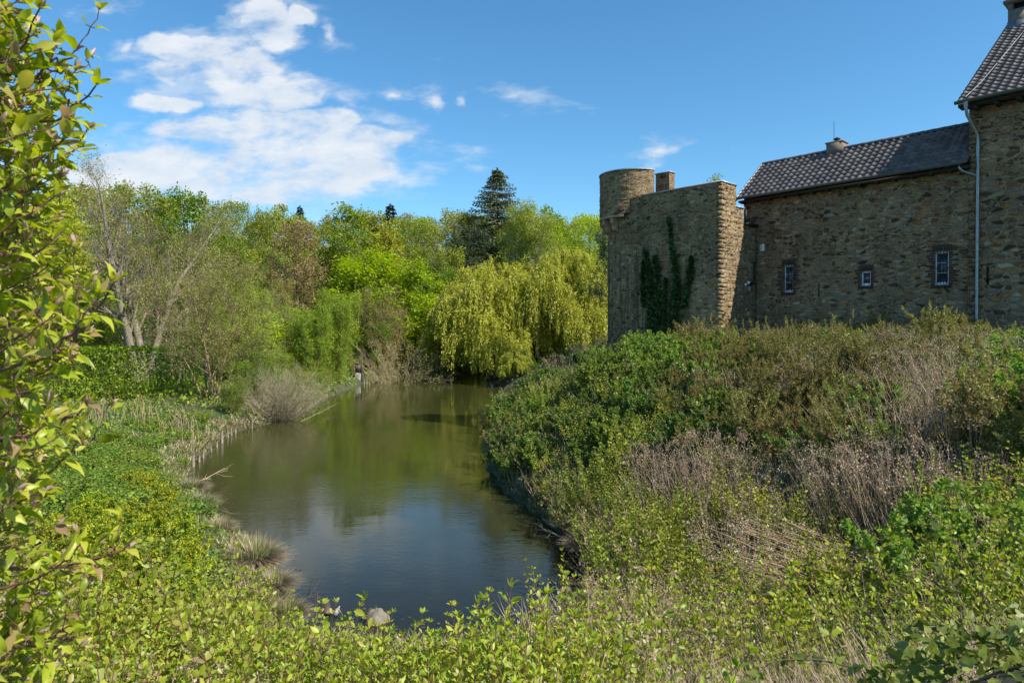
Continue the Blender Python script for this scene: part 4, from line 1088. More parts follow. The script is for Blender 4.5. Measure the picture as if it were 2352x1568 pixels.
mk('bare2', 81, P_(kids=(22, 8, 6), nseg=(12, 6, 5, 4), len=(14, 3.8, 1.8, .9), ang=(.6, .6, .7), trop=(.05, .04, .03, .02), start=(.25, .25, .1, 0), env=dome(.7, .4), wander=(.06, .10, .14, .2)),
   r0=.16, stems=[(0, 0, .04, 0, 1.0), (.4, 0, .14, .1, .85)], nl=.5, spread=.06, lsize=.13)
custom('bare_tree', 'bare2', px_to(395, 57), 57, 'mixed', 'bark_grey', 'slimmer grey bare tree right of the forked one', s=1.0)
# ---- multi-stemmed alder in front
mk('alder', 82, P_(kids=(22, 7, 6), nseg=(12, 6, 4, 3), len=(9.6, 3.1, 1.35, .65), ang=(.75, .6, .7), trop=(.03, .045, .03, .0), start=(.14, .12, .1, 0), env=dome(.85, .35), wander=(.05, .09, .14, .2), taper=(.12, .25, .3, .4)),
   r0=.10, stems=[(0, 0, 0, .05, 1.0), (.25, .1, .12, 0, .96), (-.3, .1, -.20, .1, .9), (.5, 0, .30, .1, .86), (-.5, -.1, -.36, -.1, .8), (.2, -.4, .10, -.3, .8), (-.1, .4, -.1, .35, .85), (.8, .1, .5, -.1, .72)],
   nl=1.5, spread=.07, lsize=.10)
custom('alder_tree', 'alder', px_to(488, 43.5), 43.5, 'alder', 'bark_olive', 'wide multi stemmed tree with small opening leaves on the left bank')
# smaller saplings around its foot
mk('sapling', 83, P_(kids=(18, 6, 4), nseg=(9, 5, 3, 3), len=(5.0, 1.5, .8, .5), ang=(.7, .6, .7), start=(.12, .1, .1, 0), env=dome(.8, .3)), r0=.05, stems=[(0, 0, .1, 0, 1.0), (.2, .2, -.2, .1, .8), (-.2, 0, .3, -.1, .8)], nl=2.2, spread=.07, lsize=.10)
for i, (px, top, Y, mt) in enumerate(((560, 800, 43, 'green'), (600, 770, 46, 'green'), (660, 790, 56, 'green'), (530, 860, 40, 'green'), (655, 845, 47, 'green'), (690, 835, 50, 'olive'), (722, 840, 56, 'green'), (750, 835, 61, 'olive'), (775, 845, 66, 'green'), (786, 846, 71, 'green'), (806, 822, 79, 'olive'), (832, 826, 82, 'green'), (850, 840, 84, 'olive'))):
    put_tree('sapling_bush', 'sapling', px, top, Y, mt, 'bark_olive', 'low leafy bush on the left bank between the alder and the sluice', 'bush', 'low bushes on the left bank', 1.2)
# grey twiggy willow bush leaning over the water
mk('greybush', 84, P_(levels=2, kids=(12, 8), nseg=(8, 4, 3), len=(3.4, 1.25, .55), start=(.05, .1, 0), ang=(.42, .55), trop=(.01, .05, .03), env=dome(.9, .3), wander=(.06, .1, .14), rr=(.5, .6), taper=(.2, .3, .5)),
   r0=.028, stems=[(.25 * math.cos(a), .25 * math.sin(a), math.cos(a) * e, math.sin(a) * e, random.uniform(.75, 1)) for a in np.arange(0, 6.28, .42) for e in (.25, .65, 1.15, 2.0)], nl=.5, spread=.04, lsize=.07)
X_, Y_ = px_to(632, 43), 43
o = custom('twiggy_willow_bush', 'greybush', X_, Y_, 'greygreen', 'twig_grey', 'pale grey twiggy dome shaped bush leaning over the left shore', 'bush', s=1.12)
mk('arch', 85, P_(levels=2, kids=(10, 8), nseg=(9, 4, 3), len=(5.6, 1.5, .7), start=(.15, .1, 0), ang=(.5, .55), trop=(-.05, .02, .0), env=dome(.9, .3), wander=(.05, .1, .14), rr=(.5, .6), taper=(.2, .3, .5)),
   r0=.035, stems=[(.2 * math.cos(a), .2 * math.sin(a), math.cos(a) * e, math.sin(a) * e, random.uniform(.75, 1)) for a in np.arange(0, 6.28, .5) for e in (.4, .9, 1.6)], nl=.7, spread=.06, lsize=.11)
o = custom('arching_bush', 'arch', px_to(912, 77), 77.5, 'mixed', 'twig_grey', 'bare arching bush with grey twigs touching the water behind the sluice post', 'bush', s=1.35)

# ---- weeping willows
def willow(seed, Hh, Rr, nstr):
    T = Tr(seed); r = T.np; S = []; P = []; D = []
    tips = []
    for k in range(13):
        a = k * 2.4 + r.uniform(-.3, .3); f = .25 + .75 * (k % 4) / 3; pts = []; 
        end = np.array((math.cos(a) * Rr * .62 * f, math.sin(a) * Rr * .62 * f, Hh * (.95 - .22 * f) + r.uniform(-.5, .5)))
        mid = np.array((end[0] * .4, end[1] * .4, Hh * .55))
        for t in np.linspace(0, 1, 9):
            pts.append((1 - t) ** 2 * np.array((0, 0, Hh * .12)) + 2 * t * (1 - t) * mid + t * t * end + r.normal(size=3) * .12)
        for i in range(8): S.append((*pts[i], *pts[i + 1], .22 * (1 - i / 9), .22 * (1 - (i + 1) / 9)))
        for j in range(12):     # secondary limbs arching outwards
            i = r.integers(3, 9); b0 = pts[min(i, 8)]; aa = r.uniform(0, 6.28) if f < .4 else a + r.normal() * .8; L_ = r.uniform(1.2, Rr * .48); q = b0.copy(); up_ = r.uniform(.2, .8)
            for s_ in range(6):
                nq = q + np.array((math.cos(aa) * L_ / 6, math.sin(aa) * L_ / 6, (up_ - .28 * s_) * L_ / 6)); S.append((*q, *nq, .05 - .006 * s_, .044 - .006 * s_)); q = nq; tips.append(q.copy())
    S.append((0, 0, -.5, 0, 0, Hh * .14, .45, .36))
    tips = np.array(tips)
    # strands hang in tresses from many points through the dome
    na = nstr // 7; rho = np.sqrt(r.random(na)) * Rr * .92; aa = r.uniform(0, 6.28, na); lob = 1 + .16 * np.sin(aa * 3 + seed) + .10 * np.sin(aa * 7 + 1)
    rho = rho * lob; zz = Hh * (1 - .62 * (rho / Rr) ** 2.2) * r.uniform(.45, 1.0, na) ** .6 * (1 + .08 * np.sin(aa * 5))
    anc = np.column_stack([np.cos(aa) * rho, np.sin(aa) * rho, np.maximum(zz, 1.2)])
    anc = np.vstack([anc, tips[r.integers(0, len(tips), na // 4)]])
    for A in anc:
        rad = math.hypot(A[0], A[1]) / Rr; out = np.array((A[0], A[1], 0)) / (math.hypot(A[0], A[1]) + .01)
        Lb = min(A[2] - .25, r.uniform(.12, .34) * Hh * (.55 + .7 * rad)); ta = r.normal(size=2) * .6
        for j in range(7):
            q = A + r.normal(size=3) * (.34, .34, .26); L_ = Lb * r.uniform(.6, 1.15); n = 7; sway = r.normal(size=2) * .10
            v = out * r.uniform(.3, 1.1) + np.array((ta[0], ta[1], r.uniform(.2, .9)))
            for s_ in range(n):
                v = v * .66 + np.array((sway[0] * .3, sway[1] * .3, -.42)); v2 = v / np.linalg.norm(v); nq = q + v2 * L_ / n
                if nq[2] < .25: break
                if j < 2: S.append((*q, *nq, .011, .009))
                for _ in range(4): P.append(q + (nq - q) * r.random() + r.normal(size=3) * .05); D.append(v2 + r.normal(size=3) * .5)
                q = nq
    g = G(); S = np.array(S); segs_tubes(g, S[S[:, 6] > .05], 6); segs_tubes(g, S[S[:, 6] <= .05], 3)
    tm = g.mesh('willow_wood', True); g = G(); n = len(P)
    leaves(g, P, D, r.uniform(.20, .42, n), LEAF_L, .25, r, 1.3)
    return tm, g.mesh('willow_crown'), Hh
PROTO['willow0'] = willow(1, 13.5, 9.0, 6800)
PROTO['willow1'] = willow(2, 13.0, 8.6, 6200)
PROTO['willow2'] = willow(3, 6.0, 5.0, 2200)
put_tree('weeping_willow', 'willow0', 1140, 604, 82, 'willow', 'bark_olive', 'left weeping willow with yellow green tresses over the far shore', rz=.3, wid=.92)
put_tree('weeping_willow', 'willow1', 1310, 578, 80, 'willow', 'bark_olive', 'right weeping willow beside the stone tower', rz=1.1, wid=.92)
put_tree('weeping_willow', 'willow1', 1225, 588, 90, 'willow', 'bark_olive', 'taller willow behind the two front willows', rz=2.3, wid=.7)
put_tree('weeping_willow', 'willow2', 1190, 806, 70, 'willow', 'bark_olive', 'low willow skirt hanging down to the water at the right shore', rz=2.0, wid=.9)

# ---- clipped hedge
def hedge(px0, px1, top, Y0, Y1, label, cut=.5):
    X0, X1 = px_to(px0, Y0), px_to(px1, Y1); gz = float(terrain([(X0 + X1) / 2], [(Y0 + Y1) / 2])[0]); H = CAMZ + (HY - top) / FP * (Y0 + Y1) / 2 - gz
    Ln = math.hypot(X1 - X0, Y1 - Y0); o = empty('clipped_hedge', (X0, Y0, gz), math.atan2(Y1 - Y0, X1 - X0), label, 'hedge')
    r = np.random.default_rng(5); n = int(Ln * H * 240); W = 1.3
    face = r.random(n); P = np.column_stack([r.uniform(0, Ln, n), np.where(face < .55, r.normal(-W / 2, .07, n), r.uniform(-W / 2, W / 2, n)), np.where(face < .55, r.uniform(.15, H, n), H + r.normal(0, .035, n))])
    P[:, 1] += .12 * np.sin(P[:, 0] * 1.3) * np.cos(P[:, 2] * 2.1) + .08 * np.sin(P[:, 0] * 4 + P[:, 2] * 3)
    D = rdir(n, r); D[:, 1] -= .5; D[:, 2] -= .2
    g = G(); leaves(g, P, D, r.uniform(.12, .22, n), LEAF_Q, .5, r)
    # back face, thinner
    nb_ = n // 3; Pb = np.column_stack([r.uniform(0, Ln, nb_), r.normal(W / 2, .07, nb_), r.uniform(.15, H, nb_)]); leaves(g, Pb, rdir(nb_, r), r.uniform(.14, .24, nb_), LEAF_Q, .5, r)
    g.build('foliage', L['hedge'], o)
    g = G()
    for i in range(int(Ln / .35)):
        x = i * .35 + r.uniform(-.1, .1); q = np.array((x, r.uniform(-.1, .1), -.1)); g.tube([q, q + (0, 0, H * .4), q + (r.normal() * .2, r.normal() * .15, H * .93)], [.035, .025, .008], 4)
        for _ in range(5): b = q + (0, 0, r.uniform(.2, H * .8)); g.tube([b, b + (r.normal() * .35, r.choice((-.5, .5)), r.uniform(.1, .5))], [.012, .005], 3)
    g.build('branches', M['bark'], o)
hedge(60, 345, 800, 40.5, 42.0, 'tall clipped green beech hedge across the left meadow')
hedge(346, 470, 800, 47, 50, 'shaded darker hedge section behind the alder')

# ------------------------------------------------------------------ shrubs and undergrowth on the banks
def shoots(seed, n, spread, h, lean, leaf, lsz, tmpl, nodes=11, stem_r=.006, start=.25, side=.25, pair=True, droop=.0, up=.5, branchy=0, tipk=4, wid=1.0, bend=.12):
    """a clump of upright shoots with paired leaves; returns (stem mesh, leaf mesh, height)"""
    r = np.random.default_rng(seed); S = []; P = []; D = []; Z = []
    def shoot(b, d, L_, rad, depth):
        q = b.copy(); d = d / np.linalg.norm(d); seg = L_ / nodes; sp = r.uniform(0, 6.28)
        for i in range(nodes):
            t = (i + 1) / nodes; d = d + r.normal(size=3) * bend * (.5 + t) + np.array((0, 0, .05 - droop * t)); d /= np.linalg.norm(d); nq = q + d * seg
            if i % 2 == 1 or True: S.append((*q, *nq, rad * (1 - .7 * (t - 1 / nodes)), rad * (1 - .7 * t)))
            q = nq
            if t > start:
                sz = lsz * (.55 + .65 * math.sin(math.pi * min(1, (t - start) / (1 - start) * .8 + .2))) * r.uniform(.75, 1.25)
                sp += 1.57 + r.normal() * .25
                ax = np.cross(d, (.3, .8, .1)); ax /= np.linalg.norm(ax); ay = np.cross(d, ax)
                for k in (0, 1):
                    a = sp + k * math.pi; o_ = math.cos(a) * ax + math.sin(a) * ay
                    P.append(q + o_ * rad); D.append(o_ + d * side + np.array((0, 0, r.normal() * .15))); Z.append(sz)
                if depth < branchy and r.random() < .45:
                    a = r.uniform(0, 6.28); o_ = math.cos(a) * ax + math.sin(a) * ay; shoot(q, o_ * .8 + d, L_ * .35 * r.uniform(.6, 1.2) * (1.2 - t * .6), rad * .55, depth + 1)
        for k in range(tipk):
            a = sp + k * 6.28 / tipk; ax = np.cross(d, (.3, .8, .1)); ax /= np.linalg.norm(ax); ay = np.cross(d, ax)
            P.append(q); D.append((math.cos(a) * ax + math.sin(a) * ay) * .8 + d * 1.1); Z.append(lsz * .62)
    for i in range(n):
        a = r.uniform(0, 6.28); rr = math.sqrt(r.random()); b = np.array((math.cos(a) * rr * spread, math.sin(a) * rr * spread, -.12))
        S.append((0, 0, -.14, *b, stem_r * 1.6, stem_r))
        shoot(b, np.array((math.cos(a) * lean * rr + r.normal() * .06, math.sin(a) * lean * rr + r.normal() * .06, 1.)), h * (r.uniform(.6, 1.05) if tmpl is not LEAF_N else r.uniform(.5, 1.05)) * (1 - .18 * rr), stem_r, 0)
    gs = G(); segs_tubes(gs, S, 3); gl = G(); leaves(gl, P, D, np.array(Z), tmpl, up, r, wid)
    return gs.mesh('stems'), gl.mesh('leaves'), max(np.vstack(gl.V)[:, 2].max(), .1)
def deadclump(seed, n, spread, h, lean, fluff=26, seg=.010, lay=0):
    r = np.random.default_rng(seed); S = []; P = []; D = []
    for i in range(n):
        a = r.uniform(0, 6.28); rr = math.sqrt(r.random()); q = np.array((math.cos(a) * rr * spread, math.sin(a) * rr * spread, -.1))
        d = np.array((math.cos(a) * lean * rr + r.normal() * .15 + lay, math.sin(a) * lean * rr + r.normal() * .15, 1.)); d /= np.linalg.norm(d); L_ = h * r.uniform(.55, 1.05)
        for k in range(5):
            d = d + r.normal(size=3) * .06 + np.array((0, 0, -.03)); d /= np.linalg.norm(d); nq = q + d * L_ / 5; S.append((*q, *nq, seg * .5 * (1 - .12 * k), seg * .5 * (1 - .12 * (k + 1)))); q = nq
        m_ = int(fluff * r.uniform(.5, 1.3)); 
        for k in range(max(3, m_ // 5)):
            e = q - d * r.uniform(0, .22) * h * .5; dd = d + r.normal(size=3) * .8; dd /= np.linalg.norm(dd); f = e + dd * r.uniform(.05, .16); S.append((*e, *f, .0022, .0018))
            for _ in range(5): P.append(f + r.normal(size=3) * .022); D.append(dd + r.normal(size=3))
    gs = G(); segs_tubes(gs, S, 3); gl = G(); leaves(gl, P, D, r.uniform(.018, .038, len(P)), LEAF_Q, .3, r)
    return gs.mesh('stalks'), gl.mesh('heads'), h

SH = {}
for i in range(4):
    SH['dogwood%d' % i] = shoots(100 + i, 30, .46, 1.4, .22, None, .060, LEAF_B, 15, .0060, .22, .85, up=.25, wid=.55)
    SH['privet%d' % i] = shoots(110 + i, 20, .55, 1.75, .22, None, .045, LEAF_Q, 20, .006, .10, .5, branchy=1, up=.3, wid=1.1)
    SH['bramble%d' % i] = shoots(120 + i, 34, .70, .95, .75, None, .046, LEAF_B, 13, .005, .05, .3, droop=.10, branchy=1, up=.5, tipk=3, wid=.8)
    SH['dead%d' % i] = deadclump(130 + i, 52, .42, 1.25, .40, 20)
for i in range(2):
    SH['near%d' % i] = shoots(140 + i, 15, .34, 1.5, .14, None, .070, LEAF_N, 17, .0055, .22, .85, up=.25, tipk=4, bend=.05, wid=.72)
    SH['elder%d' % i] = shoots(150 + i, 22, .5, 1.2, .45, None, .075, LEAF_B, 12, .006, .12, .5, branchy=1, up=.4, wid=.6)
    SH['gold%d' % i] = shoots(160 + i, 26, .42, 1.25, .30, None, .050, LEAF_Q, 16, .005, .12, .5, branchy=1, up=.3, wid=1.3)
    SH['nettle%d' % i] = shoots(170 + i, 44, .55, .6, .25, None, .07, LEAF_B, 7, .004, .1, .2, up=.6, tipk=4, wid=.9)
    SH['redstem%d' % i] = shoots(180 + i, 16, .35, 1.7, .75, None, .065, LEAF_Q, 15, .0075, .35, .6, branchy=1, up=.2, wid=1.0)
SH['laid'] = deadclump(190, 70, .8, 1.7, .2, 4, .016, lay=2.2)
SH['single'] = shoots(191, 1, .01, 2.0, .02, None, .100, LEAF_N, 15, .0075, .42, .8, up=.25, tipk=4, bend=.04, wid=.72)
print('shrubs', {k: len(v[1].polygons) for k, v in SH.items()})

SPEC = {  # name, category, meshes, leaf material, stem material, leaf part, stem part
 'dogwood': ('dogwood_shrub', 'shrub', ['dogwood%d' % i for i in range(4)], 'dogwood', 'stem_red'),
 'near': ('dogwood_shrub', 'shrub', ['near0', 'near1'], 'dogwood', 'stem_red'),
 'privet': ('privet_shrub', 'shrub', ['privet%d' % i for i in range(4)], 'privet', 'bark'),
 'bramble': ('bramble_thicket', 'shrub', ['bramble%d' % i for i in range(4)], 'bramble', 'stem_green'),
 'dead': ('dead_goldenrod', 'dead plant', ['dead%d' % i for i in range(4)], 'dead', 'stem_tan'),
 'elder': ('elder_shrub', 'shrub', ['elder0', 'elder1'], 'elder', 'stem_green'),
 'gold': ('golden_shrub', 'shrub', ['gold0', 'gold1'], 'gold', 'stem_green'),
 'nettle': ('nettle_clump', 'nettles', ['nettle0', 'nettle1'], 'nettle', 'stem_green'),
 'redstem': ('red_stemmed_shrub', 'shrub', ['redstem0', 'redstem1'], 'dogred', 'stem_red'),
 'laid': ('flattened_stalks', 'dead plant', ['laid'], 'dead', 'stem_tan'),
 'single': ('tall_dogwood_shoot', 'shoot', ['single'], 'dogwood', 'stem_red'),
}
COUNT = {}
def plant(kind, x, y, z, s, label, group=None, rz=None, tilt=0.0, mat=None):
    nm, cat, keys, lm, sm = SPEC[kind]; key = random.choice(keys); st, lf, h = SH[key]
    if isinstance(s, tuple): s = s[0] / h
    o = empty(nm, (x, y, z), random.uniform(0, 6.28) if rz is None else rz, label, cat, group); o.scale = (s * random.uniform(.9, 1.15), s * random.uniform(.9, 1.15), s)
    o.rotation_euler[0] = tilt
    for part, me, mt in (('brushwood', st, M[sm]), ('foliage' if kind not in ('dead', 'laid') else 'seed_heads', lf, L[mat or lm])):
        if not me.materials: me.materials.append(mt)
        c_ = link(part, me, o); c_.material_slots[0].link = 'OBJECT'; c_.material_slots[0].material = mt
    COUNT[kind] = COUNT.get(kind, 0) + 1
    return o

def inpoly(px, py, poly):
    P = np.array(poly, float); x0, y0 = P[:, 0], P[:, 1]; x1, y1 = np.roll(x0, -1), np.roll(y0, -1)
    c = ((y0 > py) != (y1 > py)) & (px < (x1 - x0) * (py - y0) / np.where(y1 == y0, 1e-9, y1 - y0) + x0)
    return c.sum() % 2 == 1
def proj(x, y, z): return CX + FP * x / y, HY + FP * (CAMZ - z) / y

# zones are outlined where the tops of the plants show; first match wins
ZONES = [
 ('right', 'dead', [(1480, 985), (1560, 960), (1640, 1010), (1700, 1040), (1760, 1090), (1600, 1120), (1480, 1090)], 'grey brown dead goldenrod clump in the middle of the right slope'),
 ('right', 'dead', [(1870, 980), (2000, 960), (2060, 1010), (2230, 1060), (2220, 1140), (2050, 1120), (1880, 1110)], 'grey brown dead goldenrod clump on the right slope below the windows'),
 ('right', 'dead', [(2040, 820), (2150, 770), (2290, 800), (2300, 960), (2180, 1000), (2080, 930)], 'dead brown seed head clump in the bushes right of the downpipe'),
 ('right', 'laid', [(1820, 1110), (2100, 1110), (2120, 1240), (1840, 1240)], 'flattened straw coloured stalks lying on the right slope'),
 ('right', 'laid', [(2060, 960), (2260, 930), (2280, 1010), (2080, 1040)], 'flattened straw coloured stalks under the upper bushes'),
 ('right', 'dead', [(1700, 1130), (1830, 1180), (1850, 1290), (1760, 1300), (1680, 1230)], 'dead stalks among dogwood in the lower right slope'),
 ('right', 'dead', [(1350, 1270), (1480, 1270), (1560, 1360), (1640, 1440), (1500, 1490), (1380, 1420)], 'dead stalks beside the near right shore'),
 ('right', 'elder', [(1640, 960), (1720, 960), (1740, 1040), (1650, 1050)], 'bright green elder tuft in the middle of the right slope'),
 ('right', 'elder', [(2060, 1080), (2352, 1120), (2600, 1300), (2352, 1330), (2120, 1250)], 'bright green elder shrub low on the right slope'),
 ('right', 'elder', [(2290, 740), (2500, 740), (2500, 900), (2300, 860)], 'bright green shrub at the foot of the tall house'),
 ('right', 'elder', [(1450, 770), (1580, 750), (1590, 820), (1420, 830)], 'bright green arching shrub at the foot of the stone tower'),
 ('right', 'privet', [(1570, 700), (2352, 680), (2800, 680), (2800, 1000), (2060, 1000), (1860, 990), (1690, 980), (1640, 930), (1560, 880)], 'olive brown small leafed upright bush below the castle wall'),
 ('right', 'bramble', [(1060, 900), (1190, 850), (1400, 790), (1570, 750), (1600, 900), (1680, 960), (1600, 1080), (1440, 1090), (1300, 1060), (1180, 1050), (1060, 1000)], 'low dark green thicket on the right bank'),
 ('right', 'dogwood', [(1180, 1060), (1500, 1060), (1860, 1080), (2352, 1000), (3000, 1000), (3000, 1700), (1330, 1700), (1340, 1500), (1260, 1200)], 'yellow green dogwood on the right slope'),
 ('left', 'gold', [(130, 1110), (330, 1060), (400, 1130), (430, 1250), (460, 1330), (400, 1360), (200, 1300), (120, 1240)], 'golden yellow leaved shrub on the left bank'),
 ('left', 'dogwood', [(-900, 1230), (200, 1300), (420, 1360), (560, 1360), (690, 1470), (690, 1800), (-900, 1800)], 'yellow green dogwood on the near left bank'),
 ('left', 'nettle', [(-900, 920), (520, 930), (540, 980), (430, 1080), (430, 1230), (-900, 1260)], 'low green nettle clump on the left bank'),
]
def pick_zone(px, py, side):
    for sd_, k, poly, lab in ZONES:
        if sd_ == side and inpoly(px, py, poly): return k, lab
    return None, None
HGT = {'dogwood': 1.3, 'privet': 1.6, 'bramble': .85, 'dead': 1.1, 'elder': 1.1, 'laid': .7, 'gold': 1.1, 'nettle': .55}
LIM = {'nettle': 200}
rg = random.Random(21)
cand = []
y = 3.6
while y < 52:
    step = .60 + .011 * y
    x = -30.0
    while x < 26:
        cand.append((x + rg.uniform(-.4, .4) * step, y + rg.uniform(-.4, .4) * step)); x += step
    y += step * .88
cand = np.array(cand); CZ = terrain(cand[:, 0], cand[:, 1]); CD = pond_sd(cand[:, 0], cand[:, 1])
picked = []
for (x, y), z, d in zip(cand, CZ, CD):
    if d < .22: continue
    l = C0 - np.array((x, y)); inn = -(l @ EIN)
    uu = -(l @ EU)
    if inn > -.55 and uu > -8.6: continue
    if uu < .6 and uu > -8.2 and inn > -3.9: continue
    side = 'left' if x < px_to(700, y) or (x < 0 and y > 30 and px_to(1100, y) > x) else 'right'
    if side == 'left' and x > -1.0: continue
    k = lab = None
    for hh in (1.0,):
        px, py = proj(x, y, z + hh)
        if -120 < px < 2480 and py < 1900: k, lab = pick_zone(px + rg.gauss(0, 40), py + rg.gauss(0, 20), side)
    if k is None: continue
    if k == 'privet' and rg.random() < .10: continue
    if k == 'elder' and y < 8: k, lab = 'dogwood', ZONES[13][3]
    if k == 'nettle' and rg.random() < .35: continue
    if k == 'dead' and rg.random() < .28: k, lab = ('dogwood', ZONES[13][3]) if px < 1900 and py > 1100 else ('privet', ZONES[11][3]) if py < 1000 else ('dead', lab)
    if k == 'elder' and py > 1000 and rg.random() < .55: k, lab = 'dogwood', ZONES[13][3]
    if k == 'gold' and rg.random() < .5: k, lab = 'nettle', ZONES[16][3]
    if k == 'bramble' and rg.random() < .16: k, lab = 'elder', 'lighter green tufts standing in the dark green thicket'
    if k == 'bramble' and rg.random() < (.40 if py > 930 else .15): k, lab = 'dogwood', 'yellow green dogwood growing through the dark green thicket'
    if k == 'privet' and rg.random() < .07: k, lab = 'dead', 'dead stalk clump among the olive brown bushes'
    if k == 'privet' and rg.random() < .10: k, lab = 'elder', 'bright green shoots among the olive bushes under the castle wall'
    if k == 'privet' and rg.random() < (.30 if px < 1900 else .15): k, lab = 'bramble', 'green thicket between the olive brown bushes'
    picked.append((k, lab, x, y, z, d))
byk = {}
for t in picked: byk.setdefault(t[0], []).append(t)
for k, lst in byk.items():
    lst.sort(key=lambda t: t[3]); lst = lst[:285]
    for (_, lab, x, y, z, d) in lst:
        s = rg.uniform(.78, 1.22) if k != 'privet' else rg.uniform(.52, 1.0) + .12 * float(vnoise(x, y, 1.4, 3))
        if d < .6: s *= .7
        if k == 'gold': s *= .72
        if k == 'privet' and rg.random() < .14: s = rg.uniform(1.0, 1.25)
        if k == 'dogwood' and rg.random() < .12: s *= 1.3
        if k == 'bramble': s *= rg.choice((.7, .85, 1.0))
        if k == 'dogwood' and y < 6.2 and x > 1.0: s *= .72
        plant(k, x, y, z, s, lab, lab + ' group')
        if k == 'privet' and rg.random() < .12: plant('elder', x + .3, y - .3, z, s * .9, 'bright green shoots among the olive bushes under the castle wall', 'bright green shoots among the olive bushes under the castle wall group')
        if k == 'dogwood' and rg.random() < .10 and len(lst) < 285: plant('dead', x + .3, y, z, s * .85, 'lone dead stalks scattered through the dogwood', 'lone dead stalks')
print('planted', {k: len(v) for k, v in byk.items()}, COUNT)
# red stemmed shrubs overhanging the right shore
for i, (px, py) in enumerate(((1085, 985), (1100, 960), (1105, 1020), (1130, 1060), (1150, 1085), (1175, 1110), (1205, 1135), (1235, 1160), (1260, 1185), (1290, 1215), (1320, 1250), (1345, 1290), (1160, 925), (1340, 1330), (1360, 1400))):
    x, y = wpt(px + 14, py, .3); z = float(terrain([x], [y])[0])
    plant('redstem', x + .3, y, max(z, .1), rg.uniform(.55, .95) if i < 11 else .6, 'red stemmed shrub overhanging the right shore', 'red stemmed shrubs along the right shore')
# dead reed-like clumps at the foot of the far willow and on the crest left of the tower
for (px, py) in ((1290, 850), (1320, 870), (1350, 850), (1260, 880), (1240, 900), (1210, 880), (1380, 860), (1330, 905), (1290, 920), (1400, 840), (1180, 915), (1400, 880)):
    Y = 36 + (920 - py) * .14; x = px_to(px, Y); z = float(terrain([x], [Y])[0])
    plant('dead', x, Y, z, 1.15, 'greyish dead stalks on the crest left of the tower', 'dead stalks on the crest')

# foreground dogwood along the bottom of the frame: individually readable shrubs
fg = []
for i in range(64):
    px = 640 + (i * 61.8) % 820; Y = 4.3 + (i % 8) * .30; X = px_to(px, Y); z = float(terrain([X], [Y])[0])
    topy = 1438 + 22 * math.sin(px * .021) + rg.uniform(-32, 34) - (18 if px > 1080 else -14) + (Y - 4.3) * 6
    h = CAMZ + (HY - topy) / FP * Y - z
    if h < .5: continue
    plant('near', X, Y, z, (h, ), 'leafy dogwood in the bottom foreground in front of the water', 'dogwood in the bottom foreground')
for i in range(46):
    px = -60 + (i * 61.8) % 720; Y = 4.6 + (i % 7) * .42; X = px_to(px, Y); z = float(terrain([X], [Y])[0])
    h = CAMZ + (HY - rg.uniform(1420, 1540)) / FP * Y - z
    if h < .5: continue
    plant('near', X, Y, z, (min(h, 1.9), ), 'leafy dogwood in the lower left foreground', 'dogwood in the lower left foreground')
for px, topy, Y, lab in ((850, 1350, 5.1, 'lone tall dogwood shoot left of centre in front of the boulder'), (1085, 1372, 5.0, 'tall dogwood shoot, first of the row of four right of centre'), (1110, 1350, 5.5, 'tall dogwood shoot, second of the row of four right of centre'),
                         (1162, 1335, 5.2, 'slim tall dogwood shoot, third of the row of four right of centre'), (1240, 1338, 4.8, 'tall leafy dogwood shoot, last of the row of four right of centre')):
    X = px_to(px, Y); z = float(terrain([X], [Y])[0]); h = CAMZ + (HY - topy) / FP * Y - z
    plant('single', X, Y, z, (h, ), lab)

# ------------------------------------------------------------------ stuff: ground cover, grass, litter
def scatter(n, ylo, yhi, seed, cond, side=None):
    r = np.random.default_rng(seed)
    # denser near the camera: y sampled log-uniformly, x inside the view wedge
    y = ylo * (yhi / ylo) ** r.random(n); x = y * r.uniform(-.85, .85, n); d = pond_sd(x, y); z = terrain(x, y)
    inn = (x - C0[0]) * EIN[0] + (y - C0[1]) * EIN[1]; uu = (x - C0[0]) * EU[0] + (y - C0[1]) * EU[1]
    ok = (d > .03) & ((inn < -.05) | (uu < -8.2)) & ~((uu > -7.8) & (uu < .1) & (inn > -3.3)) & cond(x, y, d, r)
    return x[ok], y[ok], z[ok], d[ok], r
n0 = vnoise
x, y, z, d, r = scatter(150000, 3.2, 60, 1, lambda x, y, d, r: vnoise(x, y, 1.3, 5) + r.normal(size=len(x)) * .5 > -.35)
sz = .035 + .0020 * y
g = G(); P = np.column_stack([x, y, z + r.uniform(.0, .16, len(x))]); D = rdir(len(x), r); D[:, 2] = abs(D[:, 2]) * .6
leaves(g, P, D, sz * r.uniform(.7, 1.4, len(x)), LEAF_B, .6, r); tag(g.build('ground_cover', L['nettle']), 'low green leafy ground cover over both banks', 'ground cover', kind='stuff')
